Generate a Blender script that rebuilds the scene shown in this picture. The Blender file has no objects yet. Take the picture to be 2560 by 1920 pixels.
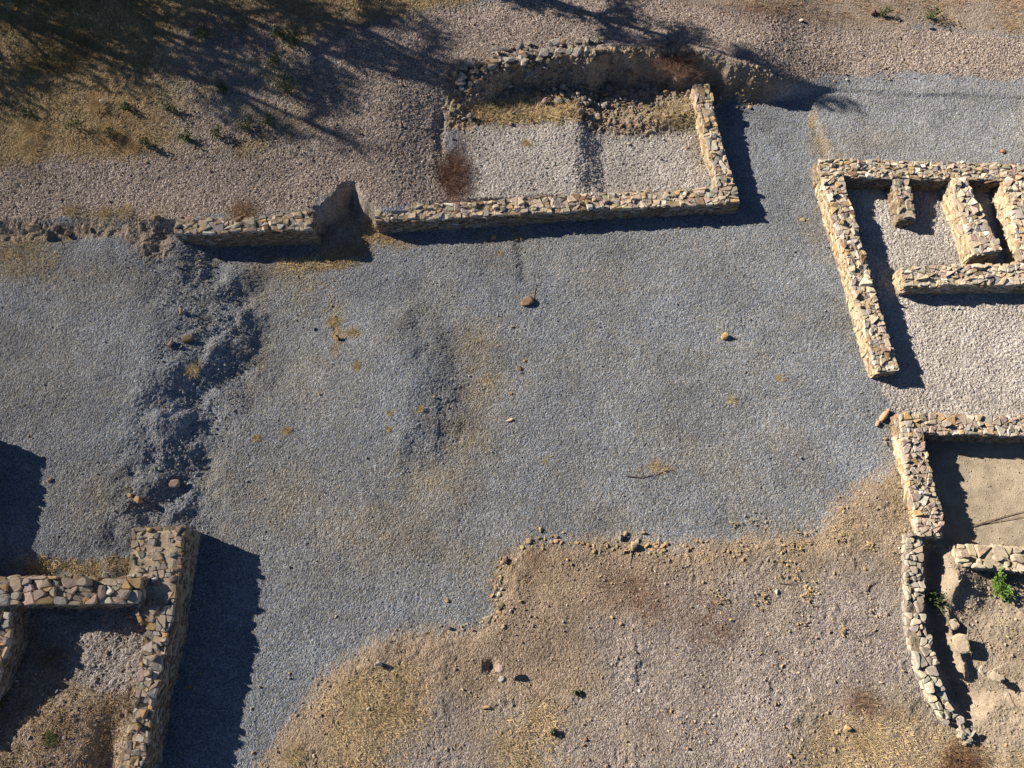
import bpy, bmesh, math, random
import numpy as np
from mathutils import Vector, Matrix, noise as mnoise
R = math.radians
random.seed(7); rng = np.random.default_rng(7)
scene = bpy.context.scene
col = scene.collection

# ------------------------------------------------------------------ camera, sky, sun, exposure
H_CAM, TILT, FPX = 19.0, 20.0, 1950.0            # drone height, tilt off straight down, focal length in px of a 2560 wide frame
cd = bpy.data.cameras.new('drone_camera'); cam = bpy.data.objects.new('drone_camera', cd); col.objects.link(cam)
cam.location = (0, 0, H_CAM); cam.rotation_euler = (R(TILT), 0, 0)
cd.sensor_width = 36; cd.lens = 36 * FPX / 2560; cd.clip_end = 2000; cd.clip_start = 0.1
scene.camera = cam
SUN_EL, SUN_AZ = 28.0, 21.0                      # elevation; how far the shadows turn from +X towards -Y
w = bpy.data.worlds.new('World'); scene.world = w; w.use_nodes = True
nt = w.node_tree; bg = nt.nodes['Background']
sky = nt.nodes.new('ShaderNodeTexSky'); sky.sky_type = 'NISHITA'; sky.sun_disc = False; sky.altitude = 800; sky.air_density = 0.6; sky.dust_density = 0.4; sky.ozone_density = 1.5
sky.sun_elevation = R(SUN_EL); sky.sun_rotation = math.atan2(-math.cos(R(SUN_AZ)), math.sin(R(SUN_AZ)))
nt.links.new(sky.outputs[0], bg.inputs[0]); bg.inputs[1].default_value = 0.05
sd_ = bpy.data.lights.new('sun', 'SUN'); so = bpy.data.objects.new('sun', sd_); col.objects.link(so)
sd_.energy = 5.0; sd_.angle = R(0.5); sd_.color = (1.0, 0.885, 0.735)
so.rotation_euler = Vector((math.cos(R(SUN_AZ)) * math.cos(R(SUN_EL)), -math.sin(R(SUN_AZ)) * math.cos(R(SUN_EL)), -math.sin(R(SUN_EL)))).to_track_quat('-Z', 'Y').to_euler()
scene.view_settings.view_transform = 'Standard'; scene.view_settings.look = 'None'
scene.view_settings.exposure = 0.84; scene.view_settings.gamma = 1.0
scene.cycles.max_bounces = 4; scene.cycles.diffuse_bounces = 1

# ------------------------------------------------------------------ survey: photo point -> ground point
ct, st = math.cos(R(TILT)), math.sin(R(TILT))
def G(u, v, z=0.0):
    a = (u - 1280) / FPX; b = -(v - 960) / FPX
    dx, dy, dz = a, b * ct + st, b * st - ct
    k = (z - H_CAM) / dz
    return (dx * k, dy * k)

def smooth(e0, e1, x):
    t = np.clip((x - e0) / (e1 - e0), 0, 1); return t * t * (3 - 2 * t)
def vnoise(x, y, seed=0):
    xi = np.floor(x).astype(np.int64); yi = np.floor(y).astype(np.int64)
    fx = x - xi; fy = y - yi; fx = fx * fx * (3 - 2 * fx); fy = fy * fy * (3 - 2 * fy)
    def h(i, j):
        n = (i * 374761393 + j * 668265263 + seed * 1442695041) & 0xFFFFFFFF
        n = ((n ^ (n >> 13)) * 1274126177) & 0xFFFFFFFF
        return ((n ^ (n >> 16)) & 0xFFFFFF) / float(0xFFFFFF)
    a = h(xi, yi); b = h(xi + 1, yi); c = h(xi, yi + 1); d = h(xi + 1, yi + 1)
    return (a + (b - a) * fx) * (1 - fy) + (c + (d - c) * fx) * fy * 1.0
def fbm(x, y, seed=0, o=4):
    s = 0; a = 0.5; f = 1.0
    for k in range(o):
        s = s + a * (vnoise(x * f, y * f, seed + k * 17) - 0.5); a *= 0.5; f *= 2.03
    return s
def sdf(poly, X, Y):
    p = np.array(poly); n = len(p)
    d = np.full(X.shape, 1e9); ins = np.zeros(X.shape, bool)
    for i in range(n):
        ax, ay = p[i]; bx, by = p[(i + 1) % n]
        ex, ey = bx - ax, by - ay; L = ex * ex + ey * ey + 1e-12
        t = np.clip(((X - ax) * ex + (Y - ay) * ey) / L, 0, 1)
        d = np.minimum(d, np.hypot(X - ax - t * ex, Y - ay - t * ey))
        c = ((ay > Y) != (by > Y))
        ins ^= c & (X < (bx - ax) * (Y - ay) / ((by - ay) if abs(by - ay) > 1e-9 else 1e-9) + ax)
    return np.where(ins, -d, d)
def ldist(line, X, Y):
    d = np.full(X.shape, 1e9)
    for (ax, ay), (bx, by) in zip(line[:-1], line[1:]):
        ex, ey = bx - ax, by - ay; L = ex * ex + ey * ey + 1e-12
        t = np.clip(((X - ax) * ex + (Y - ay) * ey) / L, 0, 1)
        d = np.minimum(d, np.hypot(X - ax - t * ex, Y - ay - t * ey))
    return d
def PX(pts, z=0.0): return [G(u, v, z) for u, v in pts]

# coarse lattice that carries the broad relief
X0, X1, Y0, Y1, CS = -18.0, 18.0, -5.0, 23.0, 0.1
gx = np.arange(X0, X1 + CS / 2, CS); gy = np.arange(Y0, Y1 + CS / 2, CS)
CX, CY = np.meshgrid(gx, gy)
def sample(F, x, y):
    i = np.clip((np.asarray(x) - X0) / CS, 0, len(gx) - 1.001); j = np.clip((np.asarray(y) - Y0) / CS, 0, len(gy) - 1.001)
    a = i.astype(int); b = j.astype(int); fi = i - a; fj = j - b
    return (F[b, a] * (1 - fi) + F[b, a + 1] * fi) * (1 - fj) + (F[b + 1, a] * (1 - fi) + F[b + 1, a + 1] * fi) * fj

LIP = [(-700, 585), (0, 566), (120, 562), (250, 556), (420, 556), (445, 558), (775, 548), (790, 534), (822, 508), (850, 488), (870, 466), (882, 486), (902, 504), (930, 520), (962, 536), (1140, 520),
       (1150, 480), (1135, 430), (1120, 380), (1112, 310), (1120, 285), (1150, 245), (1225, 208), (1300, 188), (1420, 180), (1490, 178), (1525, 158), (1585, 160), (1640, 166), (1740, 170), (1800, 178), (1870, 196), (1950, 205), (2100, 190), (2560, 205), (3300, 230), (3300, -900), (-700, -900)]
def relief():
    X, Y = CX, CY
    Z = 0.10 * fbm(X * 0.30, Y * 0.30, 3, 3) + 0.07 * fbm(X * 0.85, Y * 0.85, 4, 3)
    lf = PX([(-700, 430), (380, 430), (430, 600), (500, 650), (560, 710), (575, 850), (520, 950), (450, 1050), (430, 1180), (390, 1290), (330, 1400), (300, 1460), (-700, 1480)], 0.15)
    d = sdf(lf, X, Y) + 0.35 * fbm(X * 1.3, Y * 1.3, 5)
    Z += (0.50 + .18 * smooth(9.2, 11.0, Y) * smooth(-7.6, -9.3, X) * (1 - .75 * smooth(-10.8, -11.8, X))) * smooth(1.15, -1.3, d)
    band = np.exp(-(d / 0.95) ** 2)
    Z += band * (0.40 * fbm(X * 1.1, Y * 1.1, 8, 3) + 0.04 * fbm(X * 4.5, Y * 4.5, 9, 2))
    # second, lower spoil heap in the middle of the yard
    m2 = PX([(780, 860), (900, 800), (1010, 790), (1075, 850), (1110, 960), (1115, 1050), (1080, 1120), (1000, 1150), (900, 1120), (800, 1060), (740, 960)], 0.1)
    d = sdf(m2, X, Y) + 0.25 * fbm(X * 1.6, Y * 1.6, 12)
    east = smooth(-6.0, -2.0, X)
    Z += (0.30 * smooth(0.80, -1.0, d) * (0.4 + 0.6 * smooth(-5.6, -2.2, X)))
    Z += np.exp(-(d / 0.5) ** 2) * east * 0.10 * fbm(X * 2.4, Y * 3.4, 14, 3)
    # groove below the long wall
    g = ldist(PX([(1300, 600), (1306, 650), (1312, 700)]), X, Y)
    Z -= 0.05 * np.exp(-((g + .12 * fbm(X * 3, Y * 3, 35)) / 0.13) ** 2)
    # upper terrace
    lip = PX(LIP, 0.75)
    d = sdf(lip, X, Y)
    scar = ldist(PX([(1130, 480), (1118, 330), (1150, 245), (1300, 190), (1530, 176), (1740, 172), (1870, 200)], 0.6), X, Y)
    soft = smooth(1.2, 0.3, scar)
    left = smooth(-8.6, -10.2, X)
    lb = np.exp(-(ldist(PX([(1125, 480), (1118, 300), (1130, 240)], .4), X, Y) / .9) ** 2)
    wdt = 0.07 + 0.13 * soft + 0.16 * left + .42 * lb
    dj = d + soft * (0.62 * fbm(X * 1.4, Y * 1.4, 21) + .16 * fbm(X * 4.5, Y * 4.5, 22, 2))
    top = 0.74 - 0.60 * smooth(6.4, 10.5, X)
    hill = 0.06 * np.clip(Y - 12.0, 0, 20) * smooth(6, -4, X) + 0.10 * np.clip(-d - 2.5, 0, 30) * smooth(12, 2, X) * 0.6
    ter = top + hill * smooth(0, -2, d) + 0.10 * fbm(X * 0.5, Y * 0.5, 23, 3)
    ter += smooth(-8, -12, X) * smooth(13, 16, Y) * 0.25 * fbm(X * 0.6, Y * 0.6, 29, 3)
    ter += .36 * np.exp(-(ldist(PX([(1240, 200), (1420, 178), (1560, 176), (1740, 170), (1830, 180)], .8), X, Y) / 1.3) ** 2)
    ter -= .34 * np.exp(-(ldist(PX([(1125, 520), (1118, 420), (1125, 330)], .4), X, Y) / 1.15) ** 2)
    nr = np.exp(-(ldist(PX([(885, 490), (905, 520), (925, 545)], .5), X, Y) / .45) ** 2); nl = np.exp(-(ldist(PX([(800, 520), (850, 488), (870, 468)], .7), X, Y) / .4) ** 2)
    wdt = wdt + .16 * nr; dj = dj + (nr + nl) * .30 * fbm(X * 3.0, Y * 3.0, 27, 3)
    k = smooth(wdt, -wdt, dj)
    notch = np.hypot(X - G(868, 520, .3)[0], Y - G(868, 520, .3)[1])
    Z = Z * (1 - k) + ter * k
    Z += np.exp(-(dj / 0.5) ** 2) * soft * (0.22 * fbm(X * 3.2, Y * 3.2, 25, 3))
    # room floor between the bank and the long wall
    rm = PX([(1120, 200), (1760, 170), (1840, 495), (1100, 520)], 0.1)
    Z += 0.10 * smooth(0.1, -0.1, sdf(rm, X, Y)) * (1 - k)
    fz = ldist(PX([(1180, 298), (1300, 292), (1420, 294), (1560, 318), (1700, 296), (1750, 260)], 0.1), X, Y)
    Z += (.03 + .13 * smooth(2, 4, X)) * np.exp(-(fz / 0.30) ** 2) * (1 - k)
    hx, hy = G(1226, 1668, .15); Z -= .22 * np.exp(-((X - hx) ** 2 + (Y - hy) ** 2) / .12 ** 2)
    xe = G(1475, 400, .15)[0] + .35 * fbm(X * 1.4, Y * 1.4, 33, 3)
    Z += .26 * smooth(.42, -.42, X - xe) * smooth(0.1, -0.1, sdf(rm, X, Y)) * (1 - k)
    # yard on the north east, a low step above the passage
    ne = PX([(2010, 200), (2030, 270), (2090, 420), (2560, 430), (3300, 430), (3300, 180), (2100, 180)], 0.1)
    Z += 0.10 * smooth(0.12, -0.12, sdf(ne, X, Y)) * (1 - k)
    # raised brown ground in the foreground
    er = PX(EARTH, 0.05)
    d = sdf(er, X, Y) + 0.4 * fbm(X * 1.1, Y * 1.1, 41)
    ke = smooth(0.15, -0.5, d)
    Z += ke * (0.10 + 0.12 * fbm(X * 0.9, Y * 0.9, 43, 4))
    # plot in the lower left corner, filled up behind its walls
    bl = PX([(-500, 1480), (395, 1480), (400, 1560), (375, 1700), (350, 1800), (330, 1960), (-500, 1960)], 0.6)
    kb = smooth(0.12, -0.12, sdf(bl, X, Y))
    gx_, gy_ = G(70, 1860, 0.6)
    fl = 0.36 + 0.36 * np.exp(-(((X - gx_) / 1.7) ** 2 + ((Y - gy_) / 1.1) ** 2)) + 0.16 * fbm(X * 1.6, Y * 1.6, 47, 3) - 0.22 * smooth(0.5, 0, np.abs(X - G(265, 1860, .5)[0])) * smooth(G(200, 1760, .4)[1], G(200, 1850, .4)[1], Y)
    Z = Z * (1 - kb) + fl * kb
    # sand floor and the dug pit east of the last wall
    sn = PX([(2300, 1070), (2900, 1070), (2900, 1410), (2380, 1400), (2330, 1350)], 0.1)
    ks = smooth(0.1, -0.1, sdf(sn, X, Y))
    Z = Z * (1 - ks) + ks * (-0.12 + 0.05 * fbm(X * 1.6, Y * 1.6, 51, 4))
    pt = PX([(2312, 1360), (2900, 1380), (2900, 1740), (2480, 1740), (2420, 1790), (2372, 1745), (2340, 1640), (2316, 1560)], 0.1)
    kp = smooth(0.25, -0.15, sdf(pt, X, Y))
    rid = ldist(PX([(2385, 1410), (2375, 1480), (2375, 1560), (2395, 1620), (2415, 1680)], 0.1), X, Y)
    rid2 = ldist(PX([(2385, 1410), (2440, 1470), (2445, 1530)], 0.1), X, Y)
    wob = .34 * fbm(X * 1.9, Y * 1.9, 55, 4); mx, my = G(2405, 1450, .1)
    mound = np.exp(-((((X - mx) / .50) ** 2 + ((Y - my) / .62) ** 2)) - 2.2 * wob)
    Z = Z * (1 - kp) + kp * (-0.16 + 0.12 * fbm(X * 1.2, Y * 1.2, 53, 4) - .12 * np.exp(-(ldist(PX([(2335, 1380), (2345, 1500), (2375, 1640), (2400, 1720)]), X, Y) / .2) ** 2) + 0.30 * np.exp(-((rid + wob) / 0.17) ** 2) * smooth(.1, .7, rid2 + .3) + 0.36 * np.clip(mound, 0, 1.1))
    return Z
EARTH = [(620, 2150), (660, 1930), (715, 1810), (785, 1710), (850, 1655), (930, 1605), (1030, 1580), (1190, 1570), (1232, 1520), (1240, 1430), (1275, 1385), (1320, 1352), (1500, 1345), (1700, 1352), (1900, 1345), (2040, 1330),
         (2085, 1265), (2150, 1215), (2225, 1165), (2260, 1120), (2310, 1110), (2335, 1340), (2900, 1390), (3300, 2200)]
ZC = relief()
def zt(x, y): return sample(ZC, x, y)
def at(u, v):
    z = 0.1
    for _ in range(7):
        x, y = G(u, v, z); z = 0.5 * z + 0.5 * float(zt(x, y))
    x, y = G(u, v, z)
    return x, y, float(zt(x, y))
def AT(pts): return [at(u, v)[:2] for u, v in pts]

# ------------------------------------------------------------------ materials
def mat(name):
    m = bpy.data.materials.new(name); m.use_nodes = True
    n = m.node_tree; b = n.nodes['Principled BSDF']; b.inputs['Roughness'].default_value = 0.92
    b.inputs['Specular IOR Level'].default_value = 0.15
    if 'Diffuse Roughness' in b.inputs: b.inputs['Diffuse Roughness'].default_value = 1.0
    return m, n, b
def N(n, t, **k):
    o = n.nodes.new(t)
    for a, v in k.items():
        if a.startswith('i_'): o.inputs[a[2:].replace('_', ' ')].default_value = v
        else: setattr(o, a, v)
    return o
def mth(n, op, a, b=None, c=None):
    o = n.nodes.new('ShaderNodeMath'); o.operation = op
    for i, v in enumerate((a, b, c)):
        if v is None: continue
        if isinstance(v, (int, float)): o.inputs[i].default_value = v
        else: n.links.new(v, o.inputs[i])
    return o.outputs[0]
def mix(n, f, a, b, bt='MIX'):
    o = n.nodes.new('ShaderNodeMix'); o.data_type = 'RGBA'; o.blend_type = bt
    for i, v in ((0, f), (6, a), (7, b)):
        if isinstance(v, (int, float)): o.inputs[i].default_value = v
        elif isinstance(v, tuple): o.inputs[i].default_value = (*v, 1)
        else: n.links.new(v, o.inputs[i])
    return o.outputs[2]

def ground_material():
    m, n, b = mat('ground_gravel_and_earth'); L = n.links.new
    tc = N(n, 'ShaderNodeTexCoord').outputs['Object']
    A = N(n, 'ShaderNodeAttribute', attribute_name='zone_a'); B = N(n, 'ShaderNodeAttribute', attribute_name='zone_b')
    sa = n.nodes.new('ShaderNodeSeparateColor'); L(A.outputs['Color'], sa.inputs[0])
    sb = n.nodes.new('ShaderNodeSeparateColor'); L(B.outputs['Color'], sb.inputs[0])
    mauve, pale, earth = sa.outputs; sand, grass, straw = sb.outputs; rust = B.outputs['Alpha']
    def nz(scale, det=3, rough=0.6):
        o = N(n, 'ShaderNodeTexNoise'); o.inputs['Scale'].default_value = scale; o.inputs['Detail'].default_value = det; o.inputs['Roughness'].default_value = rough
        L(tc, o.inputs['Vector']); return o
    v1 = N(n, 'ShaderNodeTexVoronoi'); v1.inputs['Scale'].default_value = 40; L(tc, v1.inputs['Vector'])
    v2 = N(n, 'ShaderNodeTexVoronoi'); v2.inputs['Scale'].default_value = 26; L(tc, v2.inputs['Vector'])
    c1 = n.nodes.new('ShaderNodeSeparateColor'); L(v1.outputs['Color'], c1.inputs[0])
    c2 = n.nodes.new('ShaderNodeSeparateColor'); L(v2.outputs['Color'], c2.inputs[0])
    big = nz(0.55, 4); mid = nz(3.2, 4); fine = nz(45, 2, 0.7)
    def stones(lo, mi, hi, warm):
        r = N(n, 'ShaderNodeValToRGB'); e = r.color_ramp.elements
        e[0].position = 0.0; e[0].color = (*lo, 1); e[1].position = 1.0; e[1].color = (*hi, 1)
        k = e.new(0.5); k.color = (*mi, 1); L(c1.outputs[0], r.inputs[0])
        f = mth(n, 'MULTIPLY', mth(n, 'GREATER_THAN', c1.outputs[1], 0.72), 0.6)
        return mix(n, f, r.outputs[0], warm)
    blue = stones((.125, .148, .184), (.236, .270, .325), (.43, .472, .535), (.36, .325, .245))
    mauv = stones((.150, .120, .112), (.350, .292, .266), (.70, .625, .58), (.45, .36, .26))
    pal = stones((.30, .282, .275), (.52, .490, .475), (.74, .715, .695), (.56, .49, .39))
    ear = stones((.205, .150, .108), (.335, .258, .190), (.47, .385, .295), (.56, .47, .37))
    sab = mix(n, mid.outputs[0], (.29, .243, .182), (.49, .425, .33)); sab = mix(n, mth(n, 'MULTIPLY', big.outputs[0], .35), sab, ear)
    gra = stones((.24, .17, .085), (.44, .335, .18), (.58, .47, .28), (.30, .19, .11))
    stw = stones((.17, .125, .065), (.36, .285, .16), (.56, .46, .29), (.28, .19, .11))
    c = blue
    for f, k in ((mauve, mauv), (pale, pal), (earth, ear), (sand, sab), (grass, gra)): c = mix(n, f, c, k)
    c = mix(n, straw, c, stw); c = mix(n, rust, c, (.19, .085, .05))
    vb = N(n, 'ShaderNodeMapRange'); L(big.outputs[0], vb.inputs[0]); vb.inputs[1].default_value = .3; vb.inputs[2].default_value = .7; vb.inputs[3].default_value = .80; vb.inputs[4].default_value = 1.16
    vm = N(n, 'ShaderNodeMapRange'); L(mid.outputs[0], vm.inputs[0]); vm.inputs[1].default_value = .3; vm.inputs[2].default_value = .7; vm.inputs[3].default_value = .86; vm.inputs[4].default_value = 1.13
    c = mix(n, 1.0, c, mth(n, 'MULTIPLY', vb.outputs[0], vm.outputs[0]), 'MULTIPLY')
    L(c, b.inputs['Base Color'])
    h = mth(n, 'ADD', mth(n, 'MULTIPLY', v1.outputs['Distance'], -0.9), mth(n, 'MULTIPLY', v2.outputs['Distance'], -0.8))
    h = mth(n, 'ADD', h, mth(n, 'MULTIPLY', fine.outputs[0], 0.5)); h = mth(n, 'ADD', h, mth(n, 'MULTIPLY', c1.outputs[2], 0.35))
    bp = N(n, 'ShaderNodeBump'); L(h, bp.inputs['Height']); bp.inputs['Distance'].default_value = 0.03
    L(mth(n, 'SUBTRACT', 0.8, mth(n, 'MULTIPLY', sand, 0.45)), bp.inputs['Strength']); L(bp.outputs[0], b.inputs['Normal'])
    return m
def tint_material(name, scale=9.0, bump=0.5, var=(0.72, 1.25), rough=0.9, trans=0.0):
    m, n, b = mat(name); L = n.links.new
    tc = N(n, 'ShaderNodeTexCoord').outputs['Object']
    a = N(n, 'ShaderNodeAttribute', attribute_name='tint')
    o = N(n, 'ShaderNodeTexNoise'); o.inputs['Scale'].default_value = scale; o.inputs['Detail'].default_value = 6; o.inputs['Roughness'].default_value = .65; L(tc, o.inputs['Vector'])
    r = N(n, 'ShaderNodeMapRange'); L(o.outputs[0], r.inputs[0]); r.inputs[1].default_value = .3; r.inputs[2].default_value = .7; r.inputs[3].default_value = var[0]; r.inputs[4].default_value = var[1]
    L(mix(n, 1.0, a.outputs['Color'], r.outputs[0], 'MULTIPLY'), b.inputs['Base Color']); b.inputs['Roughness'].default_value = rough
    if bump:
        bp = N(n, 'ShaderNodeBump'); L(o.outputs[0], bp.inputs['Height']); bp.inputs['Strength'].default_value = bump; bp.inputs['Distance'].default_value = 0.03; L(bp.outputs[0], b.inputs['Normal'])
    return m
M_GROUND = ground_material()
M_STONE = tint_material('rubble_stone', 11, 0.7)
M_MORTAR = tint_material('lime_mortar', 16, 0.9, (0.75, 1.2))
M_GRASS = tint_material('dry_grass', 3, 0, (0.8, 1.2))
M_LEAF = tint_material('green_leaf', 5, 0, (0.8, 1.2), 0.6)
M_BARK = tint_material('bark', 14, 0.8)
M_CLAY = tint_material('terracotta', 12, 0.3, (0.85, 1.12), 0.8)

# ------------------------------------------------------------------ object helpers
def link(o, parent=None):
    col.objects.link(o)
    if parent: o.parent = parent
    return o
def tag(o, label=None, cat=None, group=None, kind=None):
    if label: o['label'] = label
    if cat: o['category'] = cat
    if group: o['group'] = group
    if kind: o['kind'] = kind
    return o
def empty(name, loc, rz=0.0):
    o = bpy.data.objects.new(name, None); o.location = loc; o.rotation_euler = (0, 0, rz); o.empty_display_size = 0.2
    return link(o)
def np_mesh(name, V, F, tint=None, material=None, smooth_=False):
    """V (n,3); F (m,k) array of equal-sized faces, or a list of index lists."""
    me = bpy.data.meshes.new(name)
    if isinstance(F, np.ndarray):
        me.vertices.add(len(V)); me.vertices.foreach_set('co', np.asarray(V, np.float32).ravel())
        k = F.shape[1]; me.loops.add(F.size); me.loops.foreach_set('vertex_index', F.astype(np.int32).ravel())
        me.polygons.add(len(F)); me.polygons.foreach_set('loop_start', np.arange(0, F.size, k, dtype=np.int32))
        me.update(calc_edges=True)
    else:
        me.from_pydata([tuple(v) for v in V], [], F)
    if tint is not None:
        at_ = me.attributes.new('tint', 'FLOAT_COLOR', 'POINT')
        c = np.ones((len(V), 4), np.float32); c[:, :3] = tint; at_.data.foreach_set('color', c.ravel())
    if material: me.materials.append(material)
    if smooth_: me.polygons.foreach_set('use_smooth', np.ones(len(me.polygons), bool))
    me.update(); return me
class MB:
    def __init__(s): s.v = []; s.f = []; s.t = []
    def add(s, V, F, tint):
        k = len(s.v); s.v.extend(V); s.f.extend([[i + k for i in f] for f in F]); s.t.extend([tint] * len(V))
    def build(s, name, m, parent=None, smooth_=False, loc=None):
        V = np.array(s.v)
        if loc is not None: V = V - np.array(loc)
        o = bpy.data.objects.new(name, np_mesh(name, V, s.f, np.array(s.t), m, smooth_))
        if loc is not None and parent is None: o.location = loc
        return link(o, parent)
PAL = [((.54, .455, .34), 6), ((.50, .37, .215), 1.5), ((.40, .365, .315), 2.5), ((.43, .40, .365), 2.5), ((.46, .36, .30), 2.2), ((.70, .65, .57), 1.8), ((.30, .22, .15), 1.2), ((.62, .545, .43), 5)]
def pick(pal=PAL, r=random):
    s = sum(k for _, k in pal); x = r.random() * s
    for c, k in pal:
        x -= k
        if x <= 0: break
    g = r.uniform(0.82, 1.15)
    return tuple(min(0.8, a * g * r.uniform(0.95, 1.05)) for a in c)

# ------------------------------------------------------------------ the ground: one relief, cut where one surface gives way to another
def build_ground():
    fs = 0.023
    fx = np.arange(-17.4, 17.4, fs); fy = np.arange(-4.2, 21.6, fs)
    def skirt(a, lo, hi):
        l = []; x = a[0]; s = 0.12
        while x > lo: s *= 1.5; x -= s; l.append(x)
        r = []; x = a[-1]; s = 0.12
        while x < hi: s *= 1.5; x += s; r.append(x)
        return np.concatenate([l[::-1], a, r])
    xs = skirt(fx, -160, 160); ys = skirt(fy, -160, 160)
    X, Y = np.meshgrid(xs, ys); nx, ny = len(xs), len(ys)
    def area(pts, soft=0.12, warp=0.35, seed=0, fw=0.10):
        F = sdf(AT(pts), CX, CY)
        d = sample(F, X, Y) + warp * fbm(X * 1.5, Y * 1.5, seed, 4) + fw * (vnoise(X * 11, Y * 11, seed + 3) - .5)
        far = (X < X0) | (X > X1) | (Y < Y0) | (Y > Y1)
        return np.where(far, (d < 0) * 1.0, smooth(soft, -soft, d))
    up = [(0, 410), (250, 392), (400, 385), (560, 395), (690, 372), (790, 335), (795, 270), (770, 180), (790, 110), (880, 80), (950, 55), (1060, 24), (1200, 6), (1400, -15), (1700, 0), (1850, 32), (2000, 58), (2200, 76), (2330, 68), (2560, 95), (3000, 110)]
    lo = [(3000, 232), (2560, 205), (2330, 182), (2200, 180), (2060, 192), (1980, 215), (1880, 265), (1850, 190), (1700, 118), (1560, 112), (1420, 122), (1250, 145), (1150, 200), (1130, 250), (1112, 320), (1122, 400), (1150, 470), (1150, 508), (940, 522), (900, 492), (868, 482), (800, 500), (780, 525), (445, 545), (250, 545), (0, 555), (-700, 575)]
    mauve = area([(-700, 430)] + up + lo, 0.10, 0.30, 61)
    grass = area([(-700, 430)] + up[:13] + [(1200, -900), (-900, -900)], 0.25, 0.5, 63)
    bare = smooth(-10.8, -8.4, X) * smooth(18.6, 16.8, Y) * smooth(-.2, .15, fbm(X * .8, Y * .8, 62) + .1) * .8 * grass
    slope = area(up[13:] + [(3000, -900), (1300, -900)], 0.2, 0.4, 64)
    pale = np.maximum.reduce([area([(1160, 310), (1230, 310), (1430, 296), (1480, 330), (1560, 335), (1640, 345), (1715, 305), (1745, 300), (1775, 480), (1165, 512)], 0.08, 0.2, 65),
                              area([(2110, 432), (2800, 432), (2800, 1055), (2255, 1050), (2205, 985), (2185, 935), (2205, 920)], 0.06, 0.10, 66)])
    blf = area([(60, 1490), (385, 1490), (372, 1600), (345, 1690), (300, 1735), (210, 1725), (120, 1650)], 0.15, 0.3, 67)
    sand = area([(2315, 1080), (2800, 1080), (2800, 1380), (2560, 1390), (2390, 1395), (2335, 1350)], 0.05, 0.06, 68)
    pit = area([(2310, 1370), (2800, 1385), (2800, 1960), (2480, 1960), (2410, 1830), (2350, 1740), (2310, 1600)], 0.2, 0.4, 69)
    earth = area(EARTH, 0.28, 0.50, 70, 0.30)
    scarp = area([(1100, 190), (1250, 140), (1420, 122), (1560, 112), (1700, 112), (1860, 160), (1960, 205), (1880, 255), (1830, 250), (1760, 280), (1700, 310), (1620, 345), (1540, 335), (1470, 330), (1440, 295), (1230, 305), (1160, 330), (1115, 320)], 0.15, 0.35, 71)
    notch = area([(780, 530), (868, 478), (935, 520), (960, 600), (880, 640), (800, 650), (770, 600)], 0.1, 0.3, 72)
    blp = area([(-600, 1490), (400, 1490), (400, 1560), (370, 1700), (330, 1960), (-600, 1960)], 0.06, 0.05, 73)
    pink = area([(1480, 1580), (1700, 1480), (1900, 1430), (2250, 1430), (2290, 1620), (2340, 1760), (2060, 1790), (2050, 1960), (1330, 1960), (1420, 1750)], 0.8, 1.2, 74)
    pink2 = area([(1030, 1770), (1300, 1780), (1350, 1960), (950, 1960)], 0.5, 0.9, 75)
    bank = area([(-300, 548), (250, 552), (420, 560), (420, 640), (360, 650), (300, 600), (120, 600), (-300, 640)], 0.12, 0.3, 76)
    E = np.maximum.reduce([earth, scarp, notch * 0.9, blp, slope * 0.8, bank * 0.85])
    E = E * (1 - 0.85 * blf * blp)
    mv = np.maximum(mauve * (1 - scarp * 0.85), blf * blp)
    pk = np.clip(np.maximum(pink, pink2) * earth * 0.66 * smooth(-.2, .15, fbm(X * .7, Y * .7, 77) + .1), 0, .66)
    SB = [(20, 640, 120, 60, .75), (130, 690, 130, 40, .4), (660, 680, 60, 110, .45), (760, 700, 70, 90, .5), (800, 655, 90, 22, .9), (975, 605, 70, 20, .8), (838, 830, 16, 60, .8), (870, 840, 24, 10, .9),
          (1190, 860, 80, 60, .50), (1200, 960, 70, 110, .55), (1170, 1090, 90, 100, .50), (1080, 1210, 130, 90, .45), (950, 1330, 240, 110, .40), (1150, 1380, 120, 60, .3), (700, 1250, 160, 120, .34), (560, 1200, 90, 90, .3), (1500, 1290, 220, 40, .22), (250, 700, 160, 60, .3), (100, 900, 160, 200, .16), (240, 1250, 90, 80, .35), (650, 900, 60, 120, .3), (1760, 620, 300, 60, .12), (1640, 1168, 40, 14, .6), (1210, 600, 40, 14, .6),
          (2028, 310, 12, 40, .85), (2050, 360, 24, 40, .75), (2080, 400, 30, 18, .6), (2180, 350, 80, 30, .25), (2070, 500, 18, 40, .5), (2110, 650, 10, 60, .6), (2005, 550, 12, 6, .9), (2160, 850, 10, 70, .5),
          (1300, 290, 130, 26, .85), (1690, 300, 80, 36, .7), (1745, 330, 20, 90, .7), (240, 1418, 90, 18, .85), (90, 1422, 50, 14, .8), (880, 1790, 45, 120, .32), (1260, 1850, 45, 70, .35), (740, 1890, 45, 50, .3), (985, 1780, 60, 60, .28),
          (290, 535, 120, 16, .6), (560, 1330, 50, 60, .25), (2240, 1240, 14, 120, .5), (2235, 1090, 10, 40, .7), (2130, 1330, 60, 40, .4), (200, 1220, 120, 60, .2), (1600, 1000, 200, 120, .06), (1850, 1010, 120, 160, .10), (2210, 1780, 90, 50, .5)]
    S = np.zeros_like(X)
    wx = 0.5 * fbm(X * 2.2, Y * 2.2, 80, 3); wy = 0.5 * fbm(X * 2.2, Y * 2.2, 81, 3); gr = 0.55 + 0.9 * vnoise(X * 6, Y * 6, 82)
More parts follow.
